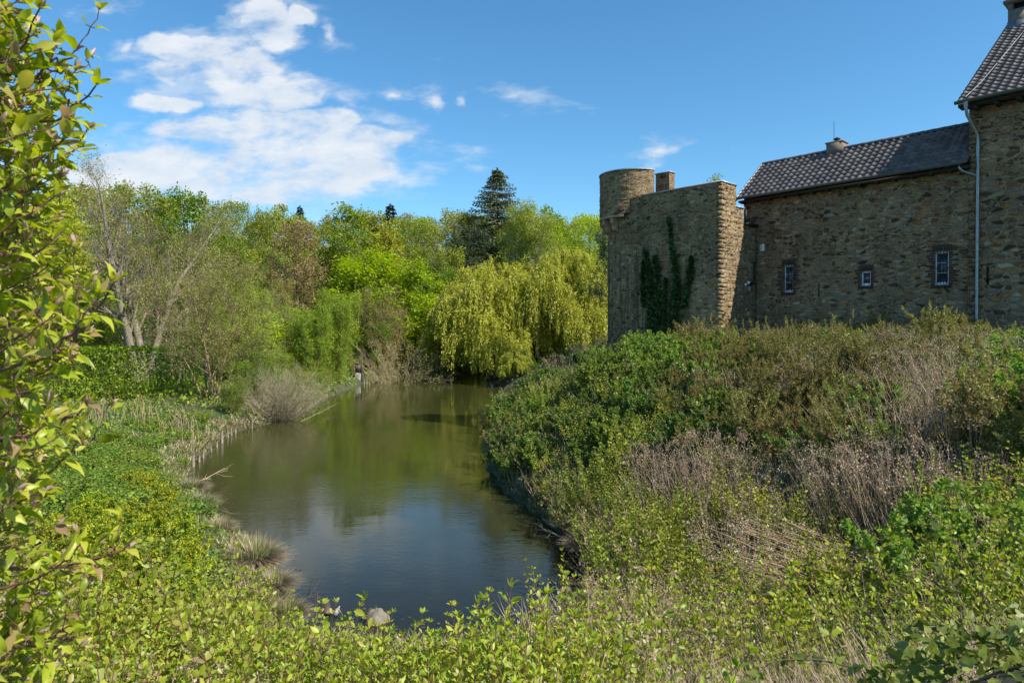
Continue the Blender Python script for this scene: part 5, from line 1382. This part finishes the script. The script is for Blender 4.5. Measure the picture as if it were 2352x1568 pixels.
def blades(x, y, z, h, lean, w, r, mat, name, label):
    n = len(x); a = r.uniform(0, 6.28, n); D = np.column_stack([np.cos(a) * lean, np.sin(a) * lean, np.ones(n)]); D /= np.linalg.norm(D, axis=1)[:, None]
    P = np.column_stack([x, y, z - .03]); S = np.column_stack([-np.sin(a), np.cos(a), np.zeros(n)])
    b = r.uniform(.1, .5, n)[:, None] * np.column_stack([np.cos(a), np.sin(a), -.5 * np.ones(n)])
    hh = h[:, None]; ww = w[:, None]
    V = np.stack([P - S * ww, P + S * ww, P + D * hh * .55 + S * ww * .7, P + D * hh * .55 - S * ww * .7, P + D * hh + b * hh * .6], 1)
    F4 = np.arange(n)[:, None] * 5 + np.array((0, 1, 2, 3)); F3 = np.arange(n)[:, None] * 5 + np.array((3, 2, 4))
    g = G(); g.add(V.reshape(-1, 3), F4); g.F.setdefault(3, []).append(F3)
    return tag(g.build(name, L[mat]), label, name.replace('_', ' '), kind='stuff')
x, y, z, d, r = scatter(90000, 3.2, 60, 2, lambda x, y, d, r: (x < px_to(720, y)) & (vnoise(x, y, .8, 6) + r.normal(size=len(x)) * .6 > -.5))
blades(x, y, z, r.uniform(.18, .5, len(x)), r.uniform(.1, .7, len(x)), .004 + .0005 * y, r, 'grass', 'grass', 'green grass on the left bank')
x, y, z, d, r = scatter(150000, 3.2, 50, 3, lambda x, y, d, r: (vnoise(x, y, 1.0, 9) + r.normal(size=len(x)) * .5 > np.where(x > 0, -.15, .9) - np.where(d < 1.0, .8, 0)))
blades(x, y, z, np.where(x > 0, r.uniform(.2, 1.15, len(x)), r.uniform(.15, .5, len(x))), np.where(x > 0, r.uniform(.1, .9, len(x)), r.uniform(.3, 2.2, len(x))), .003 + .0005 * y, r, 'dry', 'dry_grass', 'straw coloured dry grass on the banks and along the shore')
x, y, z, d, r = scatter(26000, 40, 110, 4, lambda x, y, d, r: d > .1)
g = G(); D = rdir(len(x), r); D[:, 2] = abs(D[:, 2])
leaves(g, np.column_stack([x, y, z + r.uniform(0, .5, len(x))]), D, r.uniform(.15, .4, len(x)), LEAF_Q, .4, r); tag(g.build('far_undergrowth', L['green']), 'green undergrowth on the forest floor', 'undergrowth', kind='stuff')

# ------------------------------------------------------------------ shore line details
x_ = []; 
r = np.random.default_rng(31)
seg = np.roll(PONDF, -1, 0) - PONDF; sl = np.linalg.norm(seg, axis=1)
n = 52000; wgt = sl * np.where(PONDF[:, 1] < 62, 1 / (PONDF[:, 1] / 12) ** .8, 0); wgt /= wgt.sum()
i_ = r.choice(len(PONDF), n, p=wgt); nrm_ = np.column_stack([seg[:, 1], -seg[:, 0]]) / sl[:, None]
if pond_sd(*(PONDF[3] + nrm_[3] * .3)[:, None])[0] < 0: nrm_ = -nrm_
P = PONDF[i_] + seg[i_] * r.random(n)[:, None] + nrm_[i_] * (r.random(n) ** 1.5 * 1.0 + .01)[:, None]
clump = vnoise(P[:, 0], P[:, 1], 2.6, 44) + r.normal(size=n) * .3
ok = clump > -.15; P = P[ok]; y = P[:, 1]; z = terrain(P[:, 0], y)
half = r.random(len(P)) < np.where(P[:, 0] < px_to(700, y), .62, .45)
for sel, mt, nm, lb in ((half, 'dry', 'shore_dry_grass', 'tan dry grass fringe hanging over the waterline'), (~half, 'grass', 'shore_grass', 'green grass fringe along the waterline')):
    q = P[sel]; k = len(q)
    blades(q[:, 0], q[:, 1], z[sel], r.uniform(.12, .42, k), r.uniform(.3, 1.8, k), .003 + .0006 * q[:, 1], r, mt, nm, lb)

def tuft(px, py, s, label, green=.5, seed=0):
    X, Y = wpt(px, py, .15); z = max(.02, float(terrain([X], [Y])[0])) - .05; r = np.random.default_rng(seed)
    o = empty('sedge_tussock', (X, Y, z), 0, label, 'tussock'); o.scale = (s, s, s)
    for nm, mt, n, L0, droop in (('dry_skirt', 'dry', 1500, .62, 1.1), ('green_blades', 'grass', int(700 * green), .48, .75)):
        a = r.uniform(0, 6.28, n); b = np.column_stack([np.cos(a), np.sin(a), 0 * a]); rr = np.sqrt(r.random(n)) * .28; Ln = L0 * r.uniform(.5, 1.1, n)
        base = b * rr[:, None] + [0, 0, .12 if nm == 'green_blades' else .05]; le = (r.random(n) * droop)[:, None]
        d = b * le + [0, 0, 1.]; d /= np.linalg.norm(d, axis=1)[:, None]; mid = base + d * Ln[:, None] * .5; d2 = d + b * le * .9 - [0, 0, droop * .75]; d2 /= np.linalg.norm(d2, axis=1)[:, None]
        end = mid + d2 * Ln[:, None] * .55; sd = np.column_stack([-np.sin(a), np.cos(a), 0 * a]) * .0055
        V = np.stack([base - sd, base + sd, mid + sd, mid - sd, end], 1); g = G(); g.add(V.reshape(-1, 3), np.arange(n)[:, None] * 5 + np.array((0, 1, 2, 3))); g.F.setdefault(3, []).append(np.arange(n)[:, None] * 5 + np.array((3, 2, 4)))
        g.build(nm, L[mt], o)
tuft(585, 1340, 1.25, 'largest sedge tussock with tan skirt, beside the near left water', .8, 1)
tuft(565, 1300, .8, 'smaller green topped tussock just behind the largest one', 1.0, 2)
tuft(438, 1150, 1.0, 'green topped sedge tussock on the left shore below the twig pile', 1.0, 3)
tuft(455, 1195, 1.0, 'sedge tussock standing in the water left, nearer of two', .8, 4)
tuft(500, 1262, .8, 'low tan tussock between the larger tussocks on the left shore', .4, 5)
tuft(650, 1420, .9, 'green and tan tussock at the near left corner of the pond', 1.0, 6)
tuft(625, 1385, .9, 'straw coloured tussock at the near left corner of the pond', .35, 7)
tuft(1340, 1270, .9, 'pale grass tussock overhanging the right shore', .1, 8)
tuft(1300, 1215, .8, 'pale drooping tussock on the right shore, farther one', .15, 9)

# stakes of the old bank revetment
def stake(px, py, h, rad, label, tilt=(0, 0), grp=None):
    X, Y = wpt(px, py); rr = random.Random(int(px * 7 + py)); o = None
    th = np.linspace(0, 6.28, 9)[:-1]; g = G(); rings = []
    for i, t in enumerate((0, .3, .6, .85, 1.0)):
        f = (1 - .12 * t) * (1 if t < 1 else .72); rings.append([(math.cos(a) * rad * f * (1 + .12 * math.sin(a * 3 + i)) + tilt[0] * h * t, math.sin(a) * rad * f + tilt[1] * h * t, -.5 + (h + .5) * t + (.05 * math.sin(a * 2) if t == 1 else 0)) for a in th])
    V = np.array(rings).reshape(-1, 3); F = [(i * 8 + k, i * 8 + (k + 1) % 8, (i + 1) * 8 + (k + 1) % 8, (i + 1) * 8 + k) for i in range(4) for k in range(8)]
    g.add(V, F); g.add(rings[-1], [(0, 1, 2, 3, 4, 5, 6, 7)]); o = g.build('wooden_stake', M['stake'], None, True); o.location = (X, Y, 0)
    return tag(o, label, 'stake', grp)
M['stake'] = plain('weathered_stake', (.34, .29, .22), .9, bump=.8, bscale=30, col2=(.14, .11, .08), nscale=5, stretch=(3, 3, .6))
M['wetwood'] = plain('wet_wood', (.13, .085, .05), .5, bump=.6, bscale=20, col2=(.05, .035, .025), nscale=4, stretch=(1, 1, 4))
stake(508, 1018, .62, .075, 'tallest pale weathered stake on the left shore', (.03, 0))
stake(443, 1072, .50, .07, 'pale weathered stake on the left shore, nearer than the tallest', (-.05, 0))
for i, (px, py, h) in enumerate(((497, 1028, .3), (524, 1005, .35), (532, 1000, .4), (540, 995, .3), (456, 1062, .28), (428, 1088, .32), (420, 1100, .25), (466, 1052, .24), (416, 1115, .3), (485, 1038, .25))):
    stake(px, py, h, .05, 'short rotten stake in the row along the left bank', (random.uniform(-.2, .2), 0), 'short stakes along the left bank')
stake(578, 985, .75, .035, 'thin dark stake standing at the edge under the grey willow bush')
g = G(); 
X0, Y0 = wpt(405, 1120, .2); X1, Y1 = wpt(425, 1092, .2); g.box(-.02, .02, 0, math.hypot(X1 - X0, Y1 - Y0), .02, .22)
o = g.build('revetment_board', M['stake']); o.location = (X0, Y0, 0); o.rotation_euler = (0, .1, math.atan2(Y1 - Y0, X1 - X0) - math.pi / 2); tag(o, 'low weathered board along the left bank behind the stakes', 'board')

# sluice: concrete and rusty steel post with small stakes
M['rust'] = plain('rusty_steel', (.12, .07, .05), .8, bump=.4, col2=(.05, .035, .03), nscale=6)
M['sluice_concrete'] = plain('pale_concrete', (.40, .37, .33), .9, bump=.3, col2=(.24, .22, .2), nscale=3)
X, Y = wpt(822, 880); o = empty('sluice', (X, Y, 0), .12, 'tall narrow rusty sluice box with pale concrete face standing at the left shore', 'sluice')
g = G(); g.box(-.42, -.30, -.12, .5, -.6, 2.15); g.box(.38, .46, -.12, .5, -.6, 2.15); g.box(-.299, .379, .1, .5, -.6, 2.1); g.box(-.44, .48, -.14, .52, 2.151, 2.2); g.build('steel_frame', M['rust'], o)
g = G(); g.box(-.298, .378, -.06, .098, -.6, 1.15); g.build('concrete_face', M['sluice_concrete'], o)
g = G(); g.box(-.298, .378, -.04, .098, 1.151, 2.05); g.build('stop_board', M['wetwood'], o)
for i, (px, h) in enumerate(((800, .45), (806, .35), (812, .3), (836, .5), (842, .85), (848, .35))): stake(px, 882, h, .07, 'short post in the row beside the rusty sluice', (0, 0), 'short posts beside the sluice')

# boulder, plank, bottle and drowned branches
M['rock'] = plain('wet_boulder', (.22, .19, .14), .7, bump=.8, bscale=12, col2=(.10, .085, .06), nscale=4)
bm_v = []; X, Y = wpt(862, 1430); r = np.random.default_rng(8); g = G()
th = np.linspace(0, 2 * math.pi, 21)[:-1]; ph = np.linspace(-.6, 1.45, 9)
V = [];
for p_ in ph:
    for t_ in th:
        k = 1 + .12 * math.sin(3 * t_ + 1) * math.cos(2 * p_) + .07 * math.sin(5 * t_ + p_ * 4) + r.normal() * .015
        V.append((math.cos(p_) * math.cos(t_) * .24 * k, math.cos(p_) * math.sin(t_) * .20 * k, .02 + math.sin(p_) * .25 * (k if p_ < 1.2 else .92)))
F = [(i * 20 + k, i * 20 + (k + 1) % 20, (i + 1) * 20 + (k + 1) % 20, (i + 1) * 20 + k) for i in range(8) for k in range(20)]
g.add(V, F); g.add(V[-20:], [tuple(range(20))]); o = g.build('boulder', M['rock'], None, True); o.location = (X, Y, -.02); tag(o, 'single brown boulder sticking out of the shallow near water', 'boulder')
X, Y = wpt(748, 1398); g = G(); g.box(-.07, .07, -.42, .42, -.03, .03)
o = g.build('plank', M['wetwood']); o.location = (X, Y, .015); o.rotation_euler = (-.10, .1, .28); tag(o, 'short dark brown plank floating beside the white bottle', 'plank')
X, Y = wpt(767, 1418); g = G(); t = np.linspace(0, 1, 8); g.tube(np.column_stack([t * .20, 0 * t, .02 + t * .02]), [.02, .045, .05, .048, .045, .03, .016, .016], 12)
o = g.build('bottle', M['lampbox'], None, True); o.location = (X, Y, .01); o.rotation_euler = (0, -.5, 1.2); tag(o, 'small white bottle floating at the end of the plank', 'bottle')
def stick(pts, rad, label, name='drowned_branch', mat='wetwood', twigs=0, seed=0):
    P3 = []
    for px, py, z in pts: X, Y = wpt(px, py, z); P3.append((X, Y, z))
    b = np.array(P3); g = G(); g.tube(b - b[0], np.linspace(rad, rad * .4, len(b)), 6); r = np.random.default_rng(seed)
    for k in range(twigs):
        i = r.integers(0, len(b) - 1); q = b[i] + (b[i + 1] - b[i]) * r.random() - b[0]; d = (b[-1] - b[0]) / np.linalg.norm(b[-1] - b[0]) + r.normal(size=3) * (.6, .6, .45); e = q + d * r.uniform(.2, .6)
        g.tube([q, (q + e) / 2 + r.normal(size=3) * .03, e], [rad * .4, rad * .3, rad * .15], 4)
    o = g.build(name, M[mat]); o.location = tuple(b[0]); return tag(o, label, 'branch')
stick([(648, 1468, .25), (720, 1480, .06), (790, 1500, .10), (850, 1520, .2)], .07, 'thick brown branch lying in the near edge of the water', twigs=3)
stick([(672, 1400, .02), (690, 1380, .10), (735, 1362, .22)], .012, 'thin bent twig rising from the near left water', 'twig', twigs=3, seed=2)
stick([(725, 1440, -.02), (726, 1400, .15), (728, 1362, .4)], .009, 'upright thin twig near the plank', 'twig', twigs=3, seed=3)
stick([(440, 1110, .25), (470, 1100, .3), (515, 1075, .45)], .02, 'bare dead twigs reaching over the water from the left bank', 'dead_twigs', 'twig_grey', 14, 4)
stick([(450, 1190, .15), (480, 1185, .3), (510, 1165, .6)], .016, 'bare dead twigs over the water beside the tussock', 'dead_twigs', 'twig_grey', 12, 5)
stick([(1300, 1240, .15), (1270, 1225, .12), (1245, 1215, .2)], .02, 'pale dead twigs poking into the water from the right shore', 'dead_twigs', 'twig_grey', 9, 6)
stick([(1400, 1500, .5), (1340, 1450, .6), (1290, 1420, .75)], .03, 'pale bare branching twigs at the near right corner of the pond', 'dead_twigs', 'twig_grey', 34, 7)
stick([(690, 968, .3), (740, 945, .25), (775, 925, .5)], .013, 'pale branch reaching from the grey willow bush over the water', 'dead_twigs', 'twig_grey', 26, 8)
# sand at the far end
X, Y = wpt(1068, 836); g = G(); th = np.linspace(0, 6.28, 25)[:-1]; V = [(math.cos(a) * 6.5 * (1 + .15 * math.sin(3 * a)), math.sin(a) * 5, 0) for a in th]
V = [(X + a, Y + 2 + b, float(terrain([X + a], [Y + 2 + b])[0]) * .4 + .55 + .1 * b) for a, b, _ in V]; V.append((X, Y + 2, 1.1))
g.add(V, [(k, (k + 1) % 24, 24) for k in range(24)]); tag(g.build('sand_bank', plain('reddish_sand', (.36, .25, .18), .95, col2=(.26, .18, .13)), None, True), kind='structure')

# tall dry reed stalks standing in the left meadow
rr = random.Random(8)
for c_, (pxa, pxb, pya, pyb) in enumerate(((210, 260, 960, 1000), (270, 330, 945, 985), (330, 400, 950, 990), (400, 500, 945, 985))):
    for k in range(3):
        px, py = rr.uniform(pxa, pxb), rr.uniform(pya, pyb); X, Y = wpt(px, py, 1.2); z = float(terrain([X], [Y])[0]); g = G()
        for j in range(6):
            b = np.array((rr.gauss(0, .3), rr.gauss(0, .3), -.05)); h = rr.uniform(.6, 1.25); g.tube([b, b + (rr.gauss(0, .05), rr.gauss(0, .05), h * .6), b + (rr.gauss(0, .14), rr.gauss(0, .1), h)], [.012, .010, .006], 4)
        o = g.build('reed_stalks', M['stem_tan']); o.location = (X, Y, z); tag(o, 'small stand of dry pale reed stalks in the left meadow', 'reeds', 'dry reed stalks in the left meadow')

# ------------------------------------------------------------------ the near dogwood bush at the left edge
L['near_bush'] = leafmat('near_dogwood_leaves', [(.15, .23, .012), (.24, .34, .018), (.34, .44, .03), (.42, .48, .05), (.34, .22, .12)], .46, .38, 0, .4)
M['bush_stem'] = plain('maroon_stem', (.17, .055, .05), .5, col2=(.10, .06, .04), nscale=8)
CONT = np.array([(-80, 60), (0, 85), (40, 95), (90, 140), (130, 135), (190, 225), (230, 215), (290, 215), (340, 200), (400, 170), (480, 180), (560, 165), (620, 200), (655, 265), (700, 235), (770, 210), (850, 165), (900, 215), (940, 200), (1010, 185), (1090, 155), (1180, 115), (1245, 230), (1275, 280), (1310, 200), (1370, 150), (1450, 125), (1520, 115), (1640, 110)], float)
r = np.random.default_rng(17); SS = []; PP = []; DD = []; ZZ = []; BP_ = []
def nb_branch(tip, base, rad, npairs, lsz, side=2):
    tip = np.array(tip); base = np.array(base); mid = (tip + base) / 2 + np.array((0, 0, -.10)) + r.normal(size=3) * .04
    t = np.linspace(0, 1, 14)[:, None]; C = (1 - t) ** 2 * base + 2 * t * (1 - t) * mid + t * t * tip
    C[1:-1] += r.normal(size=(12, 3)) * .004
    for i in range(13): SS.append((*C[i], *C[i + 1], rad * (1 - .6 * i / 13), rad * (1 - .6 * (i + 1) / 13)))
    d = C[-1] - C[-2]; d /= np.linalg.norm(d); sp = r.uniform(0, 3)
    ax = np.cross(d, (0, .2, 1)); ax /= np.linalg.norm(ax); ay = np.cross(d, ax)
    for k in range(npairs):
        f = 1 - (k + .25) / npairs * .62; i = min(12, int(f * 13)); q = C[i]; sp += 1.57
        for h in (0, 1):
            o_ = math.cos(sp + h * math.pi) * ax + math.sin(sp + h * math.pi) * ay; pe = q + o_ * .012; SS.append((*q, *pe, .0016, .0012))
            PP.append(pe); DD.append(o_ * r.uniform(.6, 1.1) + d * r.uniform(.4, 1.0) + np.array((0, 0, r.normal() * .2))); ZZ.append(lsz * r.uniform(.6, 1.15) * (.7 if k == 0 else 1))
        if side and k > 0 and r.random() < .38:
            o_ = math.cos(sp + .8) * ax + math.sin(sp + .8) * ay; ln = r.uniform(.06, .16); nb_branch(q + (o_ * .7 + d) * ln, q, rad * .5, 2, lsz * .8, 0)
    for k in range(4):
        o_ = math.cos(k * 1.57 + sp) * ax + math.sin(k * 1.57 + sp) * ay; PP.append(C[-1]); DD.append(o_ * .55 + d * 1.0); ZZ.append(lsz * r.uniform(.4, .75))
    BP_.append((C[-1], d))
def at(px, py, Y): return (px_to(px, Y), Y, CAMZ + (HY - py) / FP * Y)
for (px, py, Y, bx, by) in ((232, 200, 1.85, -60, 260), (268, 652, 1.55, -60, 850), (292, 1262, 1.9, -40, 1290), (205, 930, 1.8, -60, 1010), (212, 300, 2.0, -60, 420), (150, 95, 1.9, -40, 240), (105, 25, 1.8, -60, 160), (205, 770, 1.9, -60, 860), (160, 1440, 1.7, -60, 1470), (185, 1010, 2.1, -60, 1100)):
    nb_branch(at(px - 8, py, Y), at(bx, by, Y + .1), .0055, 7, .074)
for i in range(165):
    py = -90 + 1720 * ((i * .618) % 1); edge = np.interp(py, CONT[:, 0], CONT[:, 1]); dpt = abs(r.normal()) * .6; px = edge - 40 - dpt * edge * .7
    Y = 1.65 + dpt * .8 + r.uniform(-.12, .45); sl_ = r.uniform(.10, .45)
    T_ = at(px, py, Y); ln = r.uniform(.38, .62); nb_branch(T_, (T_[0] - ln, T_[1] + r.normal() * .1, T_[2] - ln * sl_), r.uniform(.0028, .0046), r.integers(5, 9), r.uniform(.062, .088))
o = empty('dogwood_bush', (-1.9, 2.0, float(terrain([-1.9], [2.0])[0])), 0, 'large close dogwood bush with glossy yellow green leaves filling the left edge', 'bush')
org = np.array(o.location)
for k in range(9):    # main stems rising from the ground outside the frame
    a = org + (r.uniform(-.35, .1), r.uniform(-.4, .6), -.1); b = np.array((-1.75 + r.uniform(-.35, .1), 2.0 + r.uniform(-.3, .6), r.uniform(5.2, 6.9))); m_ = (a + b) / 2 + (r.uniform(-.25, 0), 0, 0)
    t = np.linspace(0, 1, 10)[:, None]; C = (1 - t) ** 2 * a + 2 * t * (1 - t) * m_ + t * t * b
    for i in range(9): SS.append((*C[i], *C[i + 1], .016 * (1 - .06 * i), .016 * (1 - .06 * (i + 1))))
SSa = np.array(SS); SSa[:, :3] -= org; SSa[:, 3:6] -= org
g = G(); segs_tubes(g, SSa, 6); g.build('branch_framework', M['bush_stem'], o, True)
g = G(); PPa, DDa, ZZa = np.array(PP) - org, np.array(DD), np.array(ZZ); pick = r.integers(0, 4, len(PPa))
for q_, (dr, wv, ww) in enumerate(((.10, 0, .74), (.55, .03, .68), (-.15, .02, .60), (.30, .07, .84))):
    V = LEAF_N[0].copy(); V[:, 2] -= dr * V[:, 1] ** 2; V[:, 2] += wv * np.sin(V[:, 1] * 7) * np.sign(V[:, 0]) ; V[:, 0] += .10 * (q_ - 1.5) * V[:, 1] ** 2
    k_ = pick == q_; leaves(g, PPa[k_], DDa[k_], ZZa[k_], (V, LEAF_N[1]), .55, r, ww)
g.build('foliage', L['near_bush'], o, True)
g = G()
for tp, d in BP_[::2]:
    tp = tp - org
    for k in range(2): dd = d + r.normal(size=3) * .18; dd /= np.linalg.norm(dd); g.tube([tp, tp + dd * .010, tp + dd * .022, tp + dd * .034], [.002, .0055, .0045, .0008], 6)
g.build('buds', plain('pinkish_buds', (.42, .30, .24), .6, col2=(.30, .16, .14)), o, True)

# ------------------------------------------------------------------ ivy heap in the near right corner
cen = np.array((2.62, 2.7, 3.15)); rad = np.array((1.5, .85, 1.16)); r = np.random.default_rng(23)
o = empty('ivy_heap', (cen[0], cen[1], float(terrain([cen[0]], [cen[1]])[0])), 0, 'heap of glossy ivy close to the camera in the bottom right corner', 'ivy'); org = np.array(o.location)
d = rdir(6200, r); d = d[d[:, 2] > -.15]; k = 1 + .05 * np.sin(d[:, 0] * 9) + .05 * np.sin(d[:, 1] * 11 + 1)
P = cen + d * rad * (k * r.uniform(.93, 1.05, len(d)))[:, None]; D = rdir(len(d), r) + d * .25; D[:, 2] -= .35
g = G(); leaves(g, P - org, D, r.uniform(.035, .068, len(d)), LEAF_I, .45, r, .9)
gs = G()
for kk in range(34):
    q = cen + rad * rdir(1, r)[0] * (1, 1, .2) + (0, 0, .8); q = q - org; dd = r.normal(size=3) * (.8, .6, .2) + (0, 0, .35); dd /= np.linalg.norm(dd); pts = [q]
    for j in range(7): dd = dd + r.normal(size=3) * .25; dd[2] -= .03; dd /= np.linalg.norm(dd); pts.append(pts[-1] + dd * .07)
    gs.tube(pts, .0035, 4)
    pp = np.array(pts); leaves(g, np.repeat(pp, 2, 0), rdir(16, r) + [0, 0, .1], r.uniform(.035, .055, 16), LEAF_I, .45, r, .9)
g.build('foliage', L['ivy_near'], o)
for kk in range(60):
    a = rdir(1, r)[0]; a[2] = abs(a[2]); b = a + r.normal(size=3) * .25; b /= np.linalg.norm(b); gs.tube([cen + a * rad * .96 - org, cen + (a + b) / 2 * rad * .99 - org, cen + b * rad * .97 - org], .005, 4)
gs.build('creeping_stems', M['stem_green'], o)
g = G(); th = np.linspace(0, 2 * math.pi, 25)[:-1]; ph = np.linspace(-.5, 1.5, 9)
V = [tuple(cen + rad * .88 * np.array((math.cos(p_) * math.cos(t_), math.cos(p_) * math.sin(t_), math.sin(p_))) - org) for p_ in ph for t_ in th]
g.add(V, [(i * 24 + k, i * 24 + (k + 1) % 24, (i + 1) * 24 + (k + 1) % 24, (i + 1) * 24 + k) for i in range(8) for k in range(24)]); g.add(V[-24:], [tuple(range(24))])
g.build('stump_core', plain('dark_stump', (.05, .04, .025), .95), o, True)

x, y, z, d, r = scatter(60000, 43, 84, 14, lambda x, y, d, r: (x > px_to(620, y)) & (x < px_to(850, y)) & (d < 9) & (x < 0))
D = rdir(len(x), r); D[:, 2] = abs(D[:, 2]); g = G()
leaves(g, np.column_stack([x, y, z + r.uniform(0, .8, len(x)) * np.clip(d, .1, 1)]), D, r.uniform(.09, .22, len(x)), LEAF_B, .4, r); tag(g.build('bank_undergrowth', L['nettle']), 'green undergrowth along the left bank up to the sluice', 'undergrowth', kind='stuff')
r = np.random.default_rng(91); y = 11.6 + r.random(5000) ** 2 * 16; x = y * r.uniform(-.42, .13, 5000); dd = pond_sd(x, y); k_ = (dd < -.03) & (dd > -1.6) & (r.random(5000) < np.exp(dd * 2.2) * .55)
x, y = x[k_], y[k_]; D = rdir(len(x), r); D[:, 2] = 0; g = G(); leaves(g, np.column_stack([x, y, np.full(len(x), .006)]), D, r.uniform(.03, .08, len(x)), LEAF_B, .985, r); tag(g.build('floating_leaves', L['litter']), 'dead leaves floating along the shore', 'floating leaves', kind='stuff')
